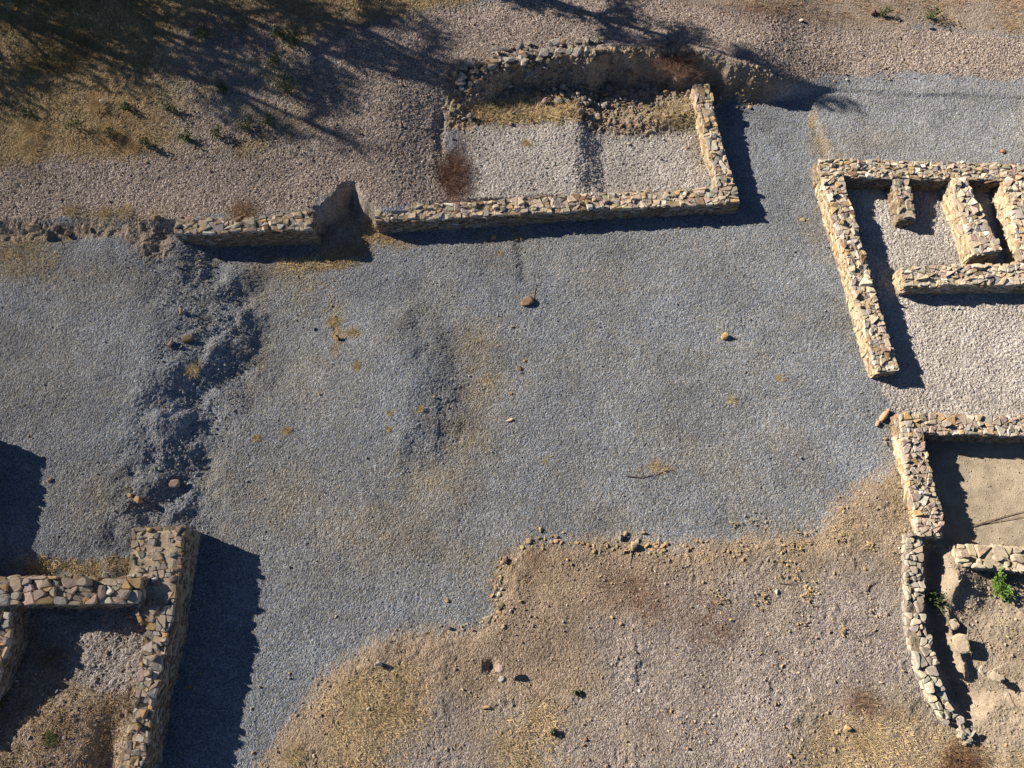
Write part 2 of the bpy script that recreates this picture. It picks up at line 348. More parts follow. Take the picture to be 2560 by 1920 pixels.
    for u, v, ru, rv, s in SB:
        x, y, _ = at(u, v); ax = abs(at(u + ru, v)[0] - at(u - ru, v)[0]) / 2; ay = abs(at(u, v + rv)[1] - at(u, v - rv)[1]) / 2
        S = np.maximum(S, s * gr * np.exp(-(((X + wx - x) / ax) ** 2 + ((Y + wy - y) / ay) ** 2)))
    S = np.clip(np.maximum(S, 0.22 * smooth(.02, .3, fbm(X * .45, Y * .45, 84) + .04) * gr * (1 - mv) * (1 - pale)), 0, 1) * (1 - sand)
    S = np.maximum(S, .8 * grass * smooth(.0, .2, fbm(X * .9, Y * .9, 85)) * .6)
    RU = [(1640, 1500, 130, 50, .36), (1760, 1560, 90, 40, .3), (2150, 1770, 55, 40, .45), (1590, 1460, 60, 40, .3), (1340, 1400, 60, 40, .25), (1150, 420, 30, 60, .6), (860, 1560, 60, 30, .15), (2400, 1905, 40, 30, .6), (1900, 25, 120, 25, .5), (1690, 140, 40, 30, .5), (620, 60, 200, 60, .3), (300, 300, 60, 30, .3)]
    Q = np.zeros_like(X)
    for u, v, ru, rv, s in RU:
        x, y, _ = at(u, v); ax = abs(at(u + ru, v)[0] - at(u - ru, v)[0]) / 2; ay = abs(at(u, v + rv)[1] - at(u, v - rv)[1]) / 2
        Q = np.maximum(Q, s * gr * np.exp(-(((X + wx - x) / ax) ** 2 + ((Y + wy - y) / ay) ** 2)))
    far = (X < X0) | (X > X1) | (Y < Y0) | (Y > Y1)
    out = far * 1.0
    Z = zt(X, Y) + out * 1.2 * fbm(X * .04, Y * .04, 90, 3)
    inn = 1 - out
    rough = 0.0085 + .004 * mv + .005 * pale - .001 * E - .0075 * sand + .004 * grass
    band = smooth(0.2, 0.6, np.abs(fbm(X * .6, Y * .6, 91)))
    wn = rng.random(X.shape) - .5
    Z = Z + inn * (rough * 2.7 * wn + rough * 1.5 * (vnoise(X * 21, Y * 21, 92) - .5) + rough * .7 * (vnoise(X * 5, Y * 5, 93) - .5) + .03 * fbm(X * 1.3, Y * 1.3, 94, 3) * (1 - sand))
    Z += inn * (scarp + 0.6 * bank + notch * .5 + .5 * 0.25 * pit * (1 - sand) + blp * .35) * (0.11 * (vnoise(X * 7, Y * 7, 95) - .5) + .07 * (vnoise(X * 15, Y * 15, 96) - .5))
    lump = smooth(.02, .1, fbm(X * 1.1, Y * 1.1, 97)) * earth
    Z += inn * lump * 0.04 * (vnoise(X * 9, Y * 9, 98) - .4)
    # trodden, lumpy gravel where the yard was dug
    lf = sample(DUG, X, Y)
    Z += inn * lf * (0.24 * (vnoise(X * 1.7, Y * 1.7, 101) - .5) + 0.085 * (vnoise(X * 4.2, Y * 4.2, 102) - .5) + .026 * (vnoise(X * 16, Y * 16, 103) - .5))
    mauve_w = np.clip(np.maximum(mv - .45 * blf * blp, pk), 0, 1)
    Ecol = np.clip(E, 0, 1) * (1 - sand)
    # order of mixing: mauve, pale, earth, sand, grass
    Em = Ecol * (1 - np.clip(pk / .66, 0, 1) * .8)
    sandw = np.clip(np.maximum(sand, pit * .72), 0, 1)
    ne_pale = area([(2020, 205), (2100, 420), (2900, 430), (2900, 215), (2300, 190)], .3, .4, 58) * .22  # gravel of the north east yard mixed paler
    za = np.stack([np.maximum(mauve_w, bare), np.maximum(np.maximum(pale, ne_pale), .35 * blf * blp), Em, np.ones_like(X)], -1); zb = np.stack([sandw, np.clip(grass - bare, 0, 1), S * (1 - bare), np.clip(Q, 0, 1)], -1)
    idx = np.arange(nx * ny).reshape(ny, nx)
    quads = np.stack([idx[:-1, :-1], idx[:-1, 1:], idx[1:, 1:], idx[1:, :-1]], -1).reshape(-1, 4)
    dom = np.zeros(X.shape, np.int32)
    dom[mauve > .5] = 1; dom[pale > .5] = 2; dom[np.maximum(earth, np.maximum(scarp, np.maximum(slope, bank))) > .5] = 3
    dom[(blp > .5)] = 3; dom[(blf * blp) > .5] = 5; dom[grass > .5] = 4; dom[np.maximum(sand, pit) > .5] = 6
    dq = dom.ravel()[quads[:, 0]]
    V = np.stack([X, Y, Z], -1).reshape(-1, 3); za = za.reshape(-1, 4); zb = zb.reshape(-1, 4)
    names = {0: ('gravel_yard', 'blue grey gravel covering the yard between the ruins'), 1: ('gravel_terrace', 'mauve brown gravel on the raised terrace along the top'), 2: ('pale_gravel_floor', 'pale gravel floor inside the walled rooms'),
             3: ('bare_earth', 'bare brown earth with small stones'), 4: ('grassy_slope', 'slope under dry grass and tree shade'), 5: ('fallen_gravel_floor', 'purplish gravel filling the corner room'), 6: ('sand_floor', 'smooth sandy floor of the excavated room')}
    for k, (nm, lb) in names.items():
        q = quads[dq == k]
        if not len(q): continue
        u, inv = np.unique(q, return_inverse=True)
        me = np_mesh(nm, V[u], inv.reshape(q.shape), None, M_GROUND, True)
        for an, arr in (('zone_a', za), ('zone_b', zb)):
            a = me.attributes.new(an, 'FLOAT_COLOR', 'POINT'); a.data.foreach_set('color', arr[u].astype(np.float32).ravel())
        o = link(bpy.data.objects.new(nm, me)); tag(o, lb, kind='structure')
_b = ldist(AT([(490, 720), (535, 770), (545, 880), (480, 980), (430, 1060), (400, 1150), (410, 1260)]), CX, CY)
_c = ldist(AT([(1040, 880), (1090, 960), (1085, 1060), (1020, 1110)]), CX, CY)
DUG = np.maximum.reduce([np.exp(-(_b / 1.25) ** 2), 0.28 * np.exp(-(_c / 0.6) ** 2), 0.55 * np.exp(-(ldist(AT([(1490, 325), (1490, 470)]), CX, CY) / .42) ** 2)])
build_ground()

# ------------------------------------------------------------------ stones
def cells(L, W, a, b, rr):
    """Angular stone outlines of mixed size: an L x W strip broken again and again across its longer way."""
    def e(): return rr.uniform(-.065, .05)
    out = []; todo = []; n = max(1, round(L / (a * 2.6))); cut = [(L * k / n + (rr.uniform(-.3, .3) * a if 0 < k < n else 0), rr.uniform(-.25, .25) * W if 0 < k < n else 0) for k in range(n + 1)]
    for k in range(n):
        (x0, d0), (x1, d1) = cut[k], cut[k + 1]; m = (x0 + x1) / 2
        todo.append([(x0 - d0 * .4, -e() * .6), (m, -e() * .6), (x1 - d1 * .4, -e() * .6), (x1 + d1 * .4, W + e()), (m, W + e()), (x0 + d0 * .4, W + e())])
    while todo:
        p = todo.pop(); n = len(p)
        A = abs(sum(p[i][0] * p[(i + 1) % n][1] - p[(i + 1) % n][0] * p[i][1] for i in range(n))) / 2
        if A < a * b * math.exp(rr.gauss(-.55, .62)): out.append(p); continue
        cx = sum(q[0] for q in p) / n; cy = sum(q[1] for q in p) / n
        sxx = sum((q[0] - cx) ** 2 for q in p) / (a * a); syy = sum((q[1] - cy) ** 2 for q in p) / (b * b); sxy = sum((q[0] - cx) * (q[1] - cy) for q in p) / (a * b)
        t = .5 * math.atan2(2 * sxy, sxx - syy) + rr.gauss(0, .32); nx_, ny_ = math.cos(t), math.sin(t); nx_ /= a; ny_ /= b
        o = rr.uniform(-.22, .22) * math.sqrt(A); mx, my = cx + o * nx_ * a, cy + o * ny_ * b; P1, P2 = [], []
        for i in range(n):
            p0, p1 = p[i], p[(i + 1) % n]; s0 = (p0[0] - mx) * nx_ + (p0[1] - my) * ny_; s1 = (p1[0] - mx) * nx_ + (p1[1] - my) * ny_
            (P1 if s0 <= 0 else P2).append(p0)
            if s0 * s1 < 0:
                f = s0 / (s0 - s1); q = (p0[0] + f * (p1[0] - p0[0]), p0[1] + f * (p1[1] - p0[1])); P1.append(q); P2.append(q)
        if len(P1) < 3 or len(P2) < 3: out.append(p); continue
        todo += [P1, P2]
    return out
def stone_from(poly, mapf, rr, h, gap, mb, tint, rnd=0.3, depth=0.05):
    cx = sum(p[0] for p in poly) / len(poly); cy = sum(p[1] for p in poly) / len(poly)
    r = sum(math.hypot(p[0] - cx, p[1] - cy) for p in poly) / len(poly)
    if r < 0.026: return
    k = max(.5, 1 - gap / r)
    pts = []
    for i in range(len(poly)):
        p0, p, p2 = poly[i - 1], poly[i], poly[(i + 1) % len(poly)]
        f = rnd * rr.uniform(.6, 1.2)
        pts.append((p[0] + (p0[0] - p[0]) * f, p[1] + (p0[1] - p[1]) * f)); pts.append((p[0] + (p2[0] - p[0]) * f, p[1] + (p2[1] - p[1]) * f))
    pts = [(cx + (x - cx) * k * rr.uniform(.95, 1.03), cy + (y - cy) * k * rr.uniform(.95, 1.03)) for x, y in pts]
    n = len(pts); tx, ty = rr.uniform(-.3, .3), rr.uniform(-.3, .3)
    V = []
    for sc, hh in ((1.0, -depth), (1.0, h * .6), (rr.uniform(.80, .93), h)):
        for x, y in pts:
            X_, Y_ = cx + (x - cx) * sc, cy + (y - cy) * sc
            z = hh if hh < 0 else hh + (tx * (x - cx) + ty * (y - cy)) * (hh / max(h, 1e-3)) + rr.uniform(-.006, .006)
            V.append(mapf(X_, Y_, z))
    V.append(mapf(cx, cy, h * 1.02 + rr.uniform(-.008, .008)))
    F = [[q * n + i, q * n + (i + 1) % n, (q + 1) * n + (i + 1) % n, (q + 1) * n + i] for q in (0, 1) for i in range(n)]
    F += [[2 * n + i, 2 * n + (i + 1) % n, 3 * n] for i in range(n)]
    mb.add(V, F, tint)

class Run:
    """A wall's line: points (x, y, top, width) joined smoothly."""
    def __init__(s, pts):
        s.p = np.array(pts, float); d = np.hypot(*np.diff(s.p[:, :2], axis=0).T); s.s = np.concatenate([[0], np.cumsum(d)]); s.L = s.s[-1]
    def get(s, t):
        t_ = min(max(t, 0), s.L); q = [np.interp(t_, s.s, s.p[:, k]) for k in range(4)]
        e = .18; a = [np.interp(min(max(t_ - e, 0), s.L), s.s, s.p[:, k]) for k in (0, 1)]; b = [np.interp(min(max(t_ + e, 0), s.L), s.s, s.p[:, k]) for k in (0, 1)]
        dx, dy = b[0] - a[0], b[1] - a[1]; l = math.hypot(dx, dy) or 1; dx /= l; dy /= l
        return q[0] + dx * (t - t_), q[1] + dy * (t - t_), q[2], q[3], -dy, dx          # nx, ny point left of the run
def wall(label, pts, base=-0.2, stone=(.225, .175), h=(.01, .075), gap=.007, pal=PAL, seed=1, mortar=(.52, .43, .32), cat='wall', name='stone_wall', group=None, skip=0.05, ends=(True, True), floor=None, rnd=.10, face_pal=None):
    """pts: (u, v, top z, width) along the middle of the wall's top as surveyed from the photo."""
    rr = random.Random(seed)
    W = Run([(*G(u, v, z), z, wd) for u, v, z, wd in pts])
    x0, y0 = W.p[:, 0].mean(), W.p[:, 1].mean(); zb = float(zt(x0, y0)); org = (x0, y0, zb)
    root = empty(name, org); tag(root, label, cat, group, 'thing')
    # mortar body
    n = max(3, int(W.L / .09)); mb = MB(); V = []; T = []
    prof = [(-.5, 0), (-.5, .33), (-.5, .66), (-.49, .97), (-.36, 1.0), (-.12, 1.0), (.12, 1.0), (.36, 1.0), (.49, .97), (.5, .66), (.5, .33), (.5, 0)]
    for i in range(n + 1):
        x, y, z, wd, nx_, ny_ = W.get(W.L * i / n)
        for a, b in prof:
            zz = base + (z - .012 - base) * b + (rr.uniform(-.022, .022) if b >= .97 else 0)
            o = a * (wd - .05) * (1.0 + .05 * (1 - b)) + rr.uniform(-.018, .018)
            V.append((x + nx_ * o - x0, y + ny_ * o - y0, zz - zb)); g = rr.uniform(.9, 1.1) * (1 if abs(a) < .45 else .72); T.append(tuple(c * g for c in mortar))  # mortar on the wall sides tinted darker to paint in their shade
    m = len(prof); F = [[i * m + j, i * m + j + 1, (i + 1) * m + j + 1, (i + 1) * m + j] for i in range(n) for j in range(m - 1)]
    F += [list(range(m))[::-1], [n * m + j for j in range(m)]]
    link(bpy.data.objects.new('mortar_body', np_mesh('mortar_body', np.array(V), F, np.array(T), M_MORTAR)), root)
    a, b = stone
    wm = float(W.p[:, 3].mean())
    top = MB()
    def mtop(s, t, nn):
        x, y, z, wd, nx_, ny_ = W.get(s); o = (t / wm - .5) * wd
        return (x + nx_ * o - x0, y + ny_ * o - y0, z + nn - .015 - zb)
    for poly in cells(W.L, wm, a, b, rr):
        if rr.random() < skip: continue
        stone_from(poly, mtop, rr, rr.uniform(*h) * (1.9 if rr.random() < .13 else 1), gap, top, pick(pal, rr), rnd)
    top.build('top_stones', M_STONE, root)
    fp = face_pal or FACE_SHADED
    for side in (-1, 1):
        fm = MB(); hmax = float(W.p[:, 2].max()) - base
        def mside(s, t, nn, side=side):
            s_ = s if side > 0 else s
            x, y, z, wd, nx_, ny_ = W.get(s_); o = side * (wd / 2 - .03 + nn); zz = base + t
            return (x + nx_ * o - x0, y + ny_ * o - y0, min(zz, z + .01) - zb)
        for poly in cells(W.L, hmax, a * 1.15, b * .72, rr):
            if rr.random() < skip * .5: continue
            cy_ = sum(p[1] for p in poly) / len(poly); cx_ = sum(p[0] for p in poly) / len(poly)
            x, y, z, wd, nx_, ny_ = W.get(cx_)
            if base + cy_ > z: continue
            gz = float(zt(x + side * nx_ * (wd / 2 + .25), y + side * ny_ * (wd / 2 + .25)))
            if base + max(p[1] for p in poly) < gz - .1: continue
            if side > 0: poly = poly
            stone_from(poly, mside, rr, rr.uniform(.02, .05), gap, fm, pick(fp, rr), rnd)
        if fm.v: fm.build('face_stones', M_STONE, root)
    for e in (0, 1):
        if not ends[e]: continue
        em = MB(); s_ = 0 if e == 0 else W.L; x, y, z, wd, nx_, ny_ = W.get(s_); sg = -1 if e == 0 else 1; tx, ty = ny_ * sg, -nx_ * sg
        def mend(s, t, nn):
            o = s - wd / 2; k = nn - .02
            return (x + nx_ * o + tx * k - x0, y + ny_ * o + ty * k - y0, base + t - zb)
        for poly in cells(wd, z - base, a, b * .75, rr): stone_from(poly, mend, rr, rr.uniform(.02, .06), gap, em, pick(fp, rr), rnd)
        em.build('end_stones', M_STONE, root)
    return root

def rock_mesh(size, seed, tint, npts=16, flat=.7, smooth_=False, name='rock', bev=.09):
    rr = random.Random(seed); bm = bmesh.new()
    sx, sy, sz = (size, size * flat, size * flat * .8) if isinstance(size, float) else size
    for _ in range(npts):
        v = Vector((rr.gauss(0, 1), rr.gauss(0, 1), rr.gauss(0, 1))).normalized() * rr.uniform(.82, 1.05)
        v = Vector([math.copysign(abs(c) ** .8, c) for c in v])
        bm.verts.new((v.x * sx / 2, v.y * sy / 2, v.z * sz / 2))
    r = bmesh.ops.convex_hull(bm, input=bm.verts)
    bmesh.ops.delete(bm, geom=[g for g in r['geom_interior'] if isinstance(g, bmesh.types.BMVert)], context='VERTS')
    if max(sx, sy) > .16:
        bmesh.ops.bevel(bm, geom=bm.edges[:], offset=min(sx, sy, sz) * bev, segments=1, affect='EDGES')
        bmesh.ops.triangulate(bm, faces=bm.faces[:]); bmesh.ops.subdivide_edges(bm, edges=bm.edges[:], cuts=1)
        for v in bm.verts: v.co *= 1 + .05 * mnoise.noise(v.co * (5 / max(sx, sy)) + Vector((seed, 0, 0)))
    V = np.array([v.co[:] for v in bm.verts]); bm.verts.index_update(); F = [[v.index for v in f.verts] for f in bm.faces]; bm.free()
    return np_mesh(name, V, F, np.tile(np.array(tint), (len(V), 1)), M_STONE)
def rock(label, u, v, size, tint, seed=None, rz=None, sink=.28, name='rock', cat='rock', group=None, npts=16, flat=.7, z=None, tilt=.15, parent=None, org=None):
    seed = seed if seed is not None else random.randrange(99999); rr = random.Random(seed)
    me = rock_mesh(size, seed, tint, npts, flat, name=name)
    o = bpy.data.objects.new(name, me)
    if z is None: x, y, zz = at(u, v)
    else: (x, y), zz = G(u, v, z), z
    hz = me.vertices and max(q.co.z for q in me.vertices)
    o.location = (x, y, zz + hz * (1 - 2 * sink)); o.rotation_euler = (rr.uniform(-tilt, tilt), rr.uniform(-tilt, tilt), rz if rz is not None else rr.uniform(0, 6.28))
    if parent:
        o.location = Vector(o.location) - Vector(org)
        return link(o, parent)
    link(o); tag(o, label, cat, group); return o

# ------------------------------------------------------------------ the walls
FACE_SHADED = [((.30, .22, .145), 4), ((.36, .27, .18), 3), ((.25, .19, .14), 3), ((.34, .31, .27), 1.5), ((.42, .36, .29), 1)]  # side stones browned, painting in the shade of faces turned from the sun
FACE_SUNLIT = [((.53, .43, .29), 4), ((.57, .475, .335), 4), ((.44, .30, .17), 2), ((.60, .50, .36), 2), ((.33, .27, .2), 1)]  # paler side stones, sunlight painted in where a wall shows its lit face
BIG = [((.385, .35, .305), 4), ((.46, .39, .30), 5), ((.48, .345, .19), 1.6), ((.42, .33, .29), 2), ((.58, .54, .48), 1.4)]
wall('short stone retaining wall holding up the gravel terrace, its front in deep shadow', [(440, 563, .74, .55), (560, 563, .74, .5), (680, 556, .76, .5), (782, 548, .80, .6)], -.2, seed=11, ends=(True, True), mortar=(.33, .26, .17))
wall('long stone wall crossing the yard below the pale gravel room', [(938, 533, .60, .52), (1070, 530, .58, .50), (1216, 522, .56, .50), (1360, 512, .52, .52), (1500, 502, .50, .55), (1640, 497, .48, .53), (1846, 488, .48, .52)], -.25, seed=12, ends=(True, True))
wall('slanting stone wall closing the right side of the pale gravel room', [(1752, 212, .62, .46), (1768, 290, .55, .46), (1786, 365, .52, .45), (1806, 430, .50, .46), (1815, 465, .49, .5)], -.2, seed=13, ends=(True, False), face_pal=FACE_SUNLIT)
wall('long slanting stone wall with a free lower end beside the blue gravel', [(2078, 440, .52, .58), (2108, 540, .52, .60), (2140, 650, .52, .56), (2168, 755, .5, .56), (2200, 862, .5, .58), (2219, 926, .44, .60)], -.25, seed=14, ends=(False, True), face_pal=FACE_SUNLIT)
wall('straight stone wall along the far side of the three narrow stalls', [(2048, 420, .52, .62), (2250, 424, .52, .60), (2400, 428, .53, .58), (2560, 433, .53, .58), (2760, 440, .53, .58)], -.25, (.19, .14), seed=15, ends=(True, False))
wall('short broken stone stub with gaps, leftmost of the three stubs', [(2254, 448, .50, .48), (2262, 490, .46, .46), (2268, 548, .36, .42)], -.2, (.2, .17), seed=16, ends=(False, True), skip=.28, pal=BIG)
wall('thick flaring stone stub in the middle of the three stubs', [(2398, 445, .64, .40), (2410, 490, .62, .50), (2440, 560, .60, .62), (2468, 632, .58, .78)], -.2, (.24, .2), seed=17, ends=(False, True), face_pal=FACE_SUNLIT)
wall('broad stone stub cut off by the right edge of the photo', [(2548, 452, .64, .85), (2566, 540, .62, .9), (2596, 650, .58, .95)], -.2, (.24, .2), seed=18, ends=(False, True), face_pal=FACE_SUNLIT)
wall('stone wall standing across the pale gravel below the three stubs', [(2256, 694, .48, .58), (2367, 689, .5, .60), (2480, 686, .5, .62), (2560, 684, .52, .64), (2760, 676, .52, .64)], -.25, seed=19, ends=(True, False), face_pal=FACE_SUNLIT)
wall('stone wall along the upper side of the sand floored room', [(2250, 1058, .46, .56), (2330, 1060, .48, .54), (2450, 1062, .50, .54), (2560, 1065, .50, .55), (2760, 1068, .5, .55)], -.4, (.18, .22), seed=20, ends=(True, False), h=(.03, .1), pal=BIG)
wall('thick stone wall along the left side of the sand floored room', [(2278, 1082, .46, .58), (2292, 1160, .44, .60), (2308, 1230, .42, .64), (2322, 1300, .40, .62), (2330, 1342, .38, .58)], -.4, (.19, .18), seed=21, ends=(False, True), h=(.03, .1), pal=BIG, face_pal=FACE_SUNLIT)
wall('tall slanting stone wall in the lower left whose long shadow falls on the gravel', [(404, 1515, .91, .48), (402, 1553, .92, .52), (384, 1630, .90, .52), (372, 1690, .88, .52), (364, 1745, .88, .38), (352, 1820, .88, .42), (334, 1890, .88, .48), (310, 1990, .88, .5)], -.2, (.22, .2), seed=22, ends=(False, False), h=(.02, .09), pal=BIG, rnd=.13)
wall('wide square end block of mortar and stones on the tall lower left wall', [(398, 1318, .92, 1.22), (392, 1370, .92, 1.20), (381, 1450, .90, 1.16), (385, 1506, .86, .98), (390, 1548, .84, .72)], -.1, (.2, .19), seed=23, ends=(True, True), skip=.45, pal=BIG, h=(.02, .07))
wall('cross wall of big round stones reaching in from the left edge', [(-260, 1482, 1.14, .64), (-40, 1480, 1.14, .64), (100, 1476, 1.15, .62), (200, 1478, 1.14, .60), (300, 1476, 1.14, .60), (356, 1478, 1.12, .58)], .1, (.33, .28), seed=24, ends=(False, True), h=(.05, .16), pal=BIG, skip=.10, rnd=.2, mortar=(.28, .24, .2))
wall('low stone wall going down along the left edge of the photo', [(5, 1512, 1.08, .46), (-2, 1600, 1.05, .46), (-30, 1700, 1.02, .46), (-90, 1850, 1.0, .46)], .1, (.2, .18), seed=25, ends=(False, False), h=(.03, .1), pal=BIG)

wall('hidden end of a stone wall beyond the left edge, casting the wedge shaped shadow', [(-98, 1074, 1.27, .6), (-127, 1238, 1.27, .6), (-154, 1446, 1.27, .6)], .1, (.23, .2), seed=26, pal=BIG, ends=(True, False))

# dry laid stones: every stone a part of its wall
def dry_wall(label, line, n, size, width, courses, seed, pal, big=(), drop=0.0, name='dry_stone_wall'):
    rr = random.Random(seed); P = [at(u, v) for u, v in line]
    W = Run([(p[0], p[1], p[2], 1) for p in P]); org = (float(W.p[:, 0].mean()), float(W.p[:, 1].mean()), float(W.p[:, 2].mean()))
    root = empty(name, org); tag(root, label, 'wall', None, 'thing'); k = 0
    for u, v, sz, fl, rz in big:
        x, y, z = at(u, v); me = rock_mesh(sz, seed * 100 + k, pick(pal, rr), 12, fl, name='stone', bev=.05); o = bpy.data.objects.new('stone', me)
        o.location = (x - org[0], y - org[1], z + .08 - org[2]); o.rotation_euler = (0, 0, rz); link(o, root); k += 1
    while k < n:
        t = rr.random(); s_ = t * W.L; x, y, z, _, nx_, ny_ = W.get(s_); wd = width[0] + (width[1] - width[0]) * t
        c = rr.random(); o_ = rr.uniform(-.5, .5) * wd; sz = size * rr.choice((.55, .7, .8, 1.0, 1.0, 1.25)) * (1 - .25 * t)
        X_, Y_ = x + nx_ * o_, y + ny_ * o_
        zz = float(zt(X_, Y_)) - .03 + (courses * c if drop == 0 else 0) + sz * .15
        o = bpy.data.objects.new('stone', rock_mesh(sz, seed * 100 + k, pick(pal, rr), 9, rr.uniform(.5, .85), name='stone', bev=.03))
        o.location = (X_ - org[0], Y_ - org[1], zz - org[2]); o.rotation_euler = (rr.uniform(-.35, .35), rr.uniform(-.35, .35), rr.uniform(0, 6.28)); link(o, root); k += 1
    return root
GREY = [((.40, .37, .31), 5), ((.34, .31, .27), 4), ((.48, .42, .33), 3), ((.30, .25, .21), 2)]
SANDY = [((.50, .42, .31), 5), ((.44, .37, .28), 4), ((.54, .47, .36), 2)]
DARK = [((.33, .315, .29), 4), ((.37, .32, .26), 3), ((.42, .32, .21), 2), ((.54, .50, .44), 2)]
wall('narrow wall of grey dry stones running down beside the dug pit', [(2290, 1338, .34, .46), (2284, 1400, .32, .42), (2287, 1470, .30, .42), (2288, 1540, .30, .42), (2302, 1610, .28, .46), (2320, 1680, .26, .44), (2344, 1745, .24, .40), (2372, 1795, .20, .34)], -.45, (.24, .20), h=(.01, .12), gap=.012, pal=GREY, seed=27, ends=(False, True), mortar=(.27, .22, .165), cat='wall', skip=.10, rnd=.2, face_pal=GREY)
dry_wall('loose grey stones tapering off at the lower end of the narrow wall', [(2330, 1715), (2350, 1750), (2372, 1790), (2400, 1830), (2420, 1858)], 44, .25, (.40, .28), .14, 301, GREY, [(2322, 1712, .36, .95, .4), (2348, 1724, .30, .8, 0), (2360, 1780, .36, .6, 2.3), (2394, 1800, .28, .75, .5)])
dry_wall('ragged arc of rubble stones along the top of the dark scarp above the pale room', [(1148, 208), (1190, 186), (1228, 166), (1272, 148), (1310, 142), (1352, 134), (1400, 138), (1440, 132), (1508, 126)], 96, .33, (.85, .95), .12, 302, DARK,
         [(1275, 153, .40, .7, .3), (1228, 172, .36, .7, .6), (1152, 212, .36, .5, 0), (1358, 140, .42, .8, 0), (1440, 136, .42, .7, 1.2), (1466, 134, .38, .6, 1.4), (1502, 130, .32, .7, .8), (1310, 160, .36, .6, 1.4)], drop=.0)
wall('low cross wall of sand coated stones at the right edge', [(2388, 1388, .16, .50), (2450, 1392, .17, .56), (2520, 1396, .18, .58), (2660, 1408, .18, .58)], -.45, (.34, .27), h=(.02, .13), gap=.016, pal=SANDY, seed=28, ends=(True, False), mortar=(.44, .375, .28), skip=.14, rnd=.24, face_pal=SANDY)

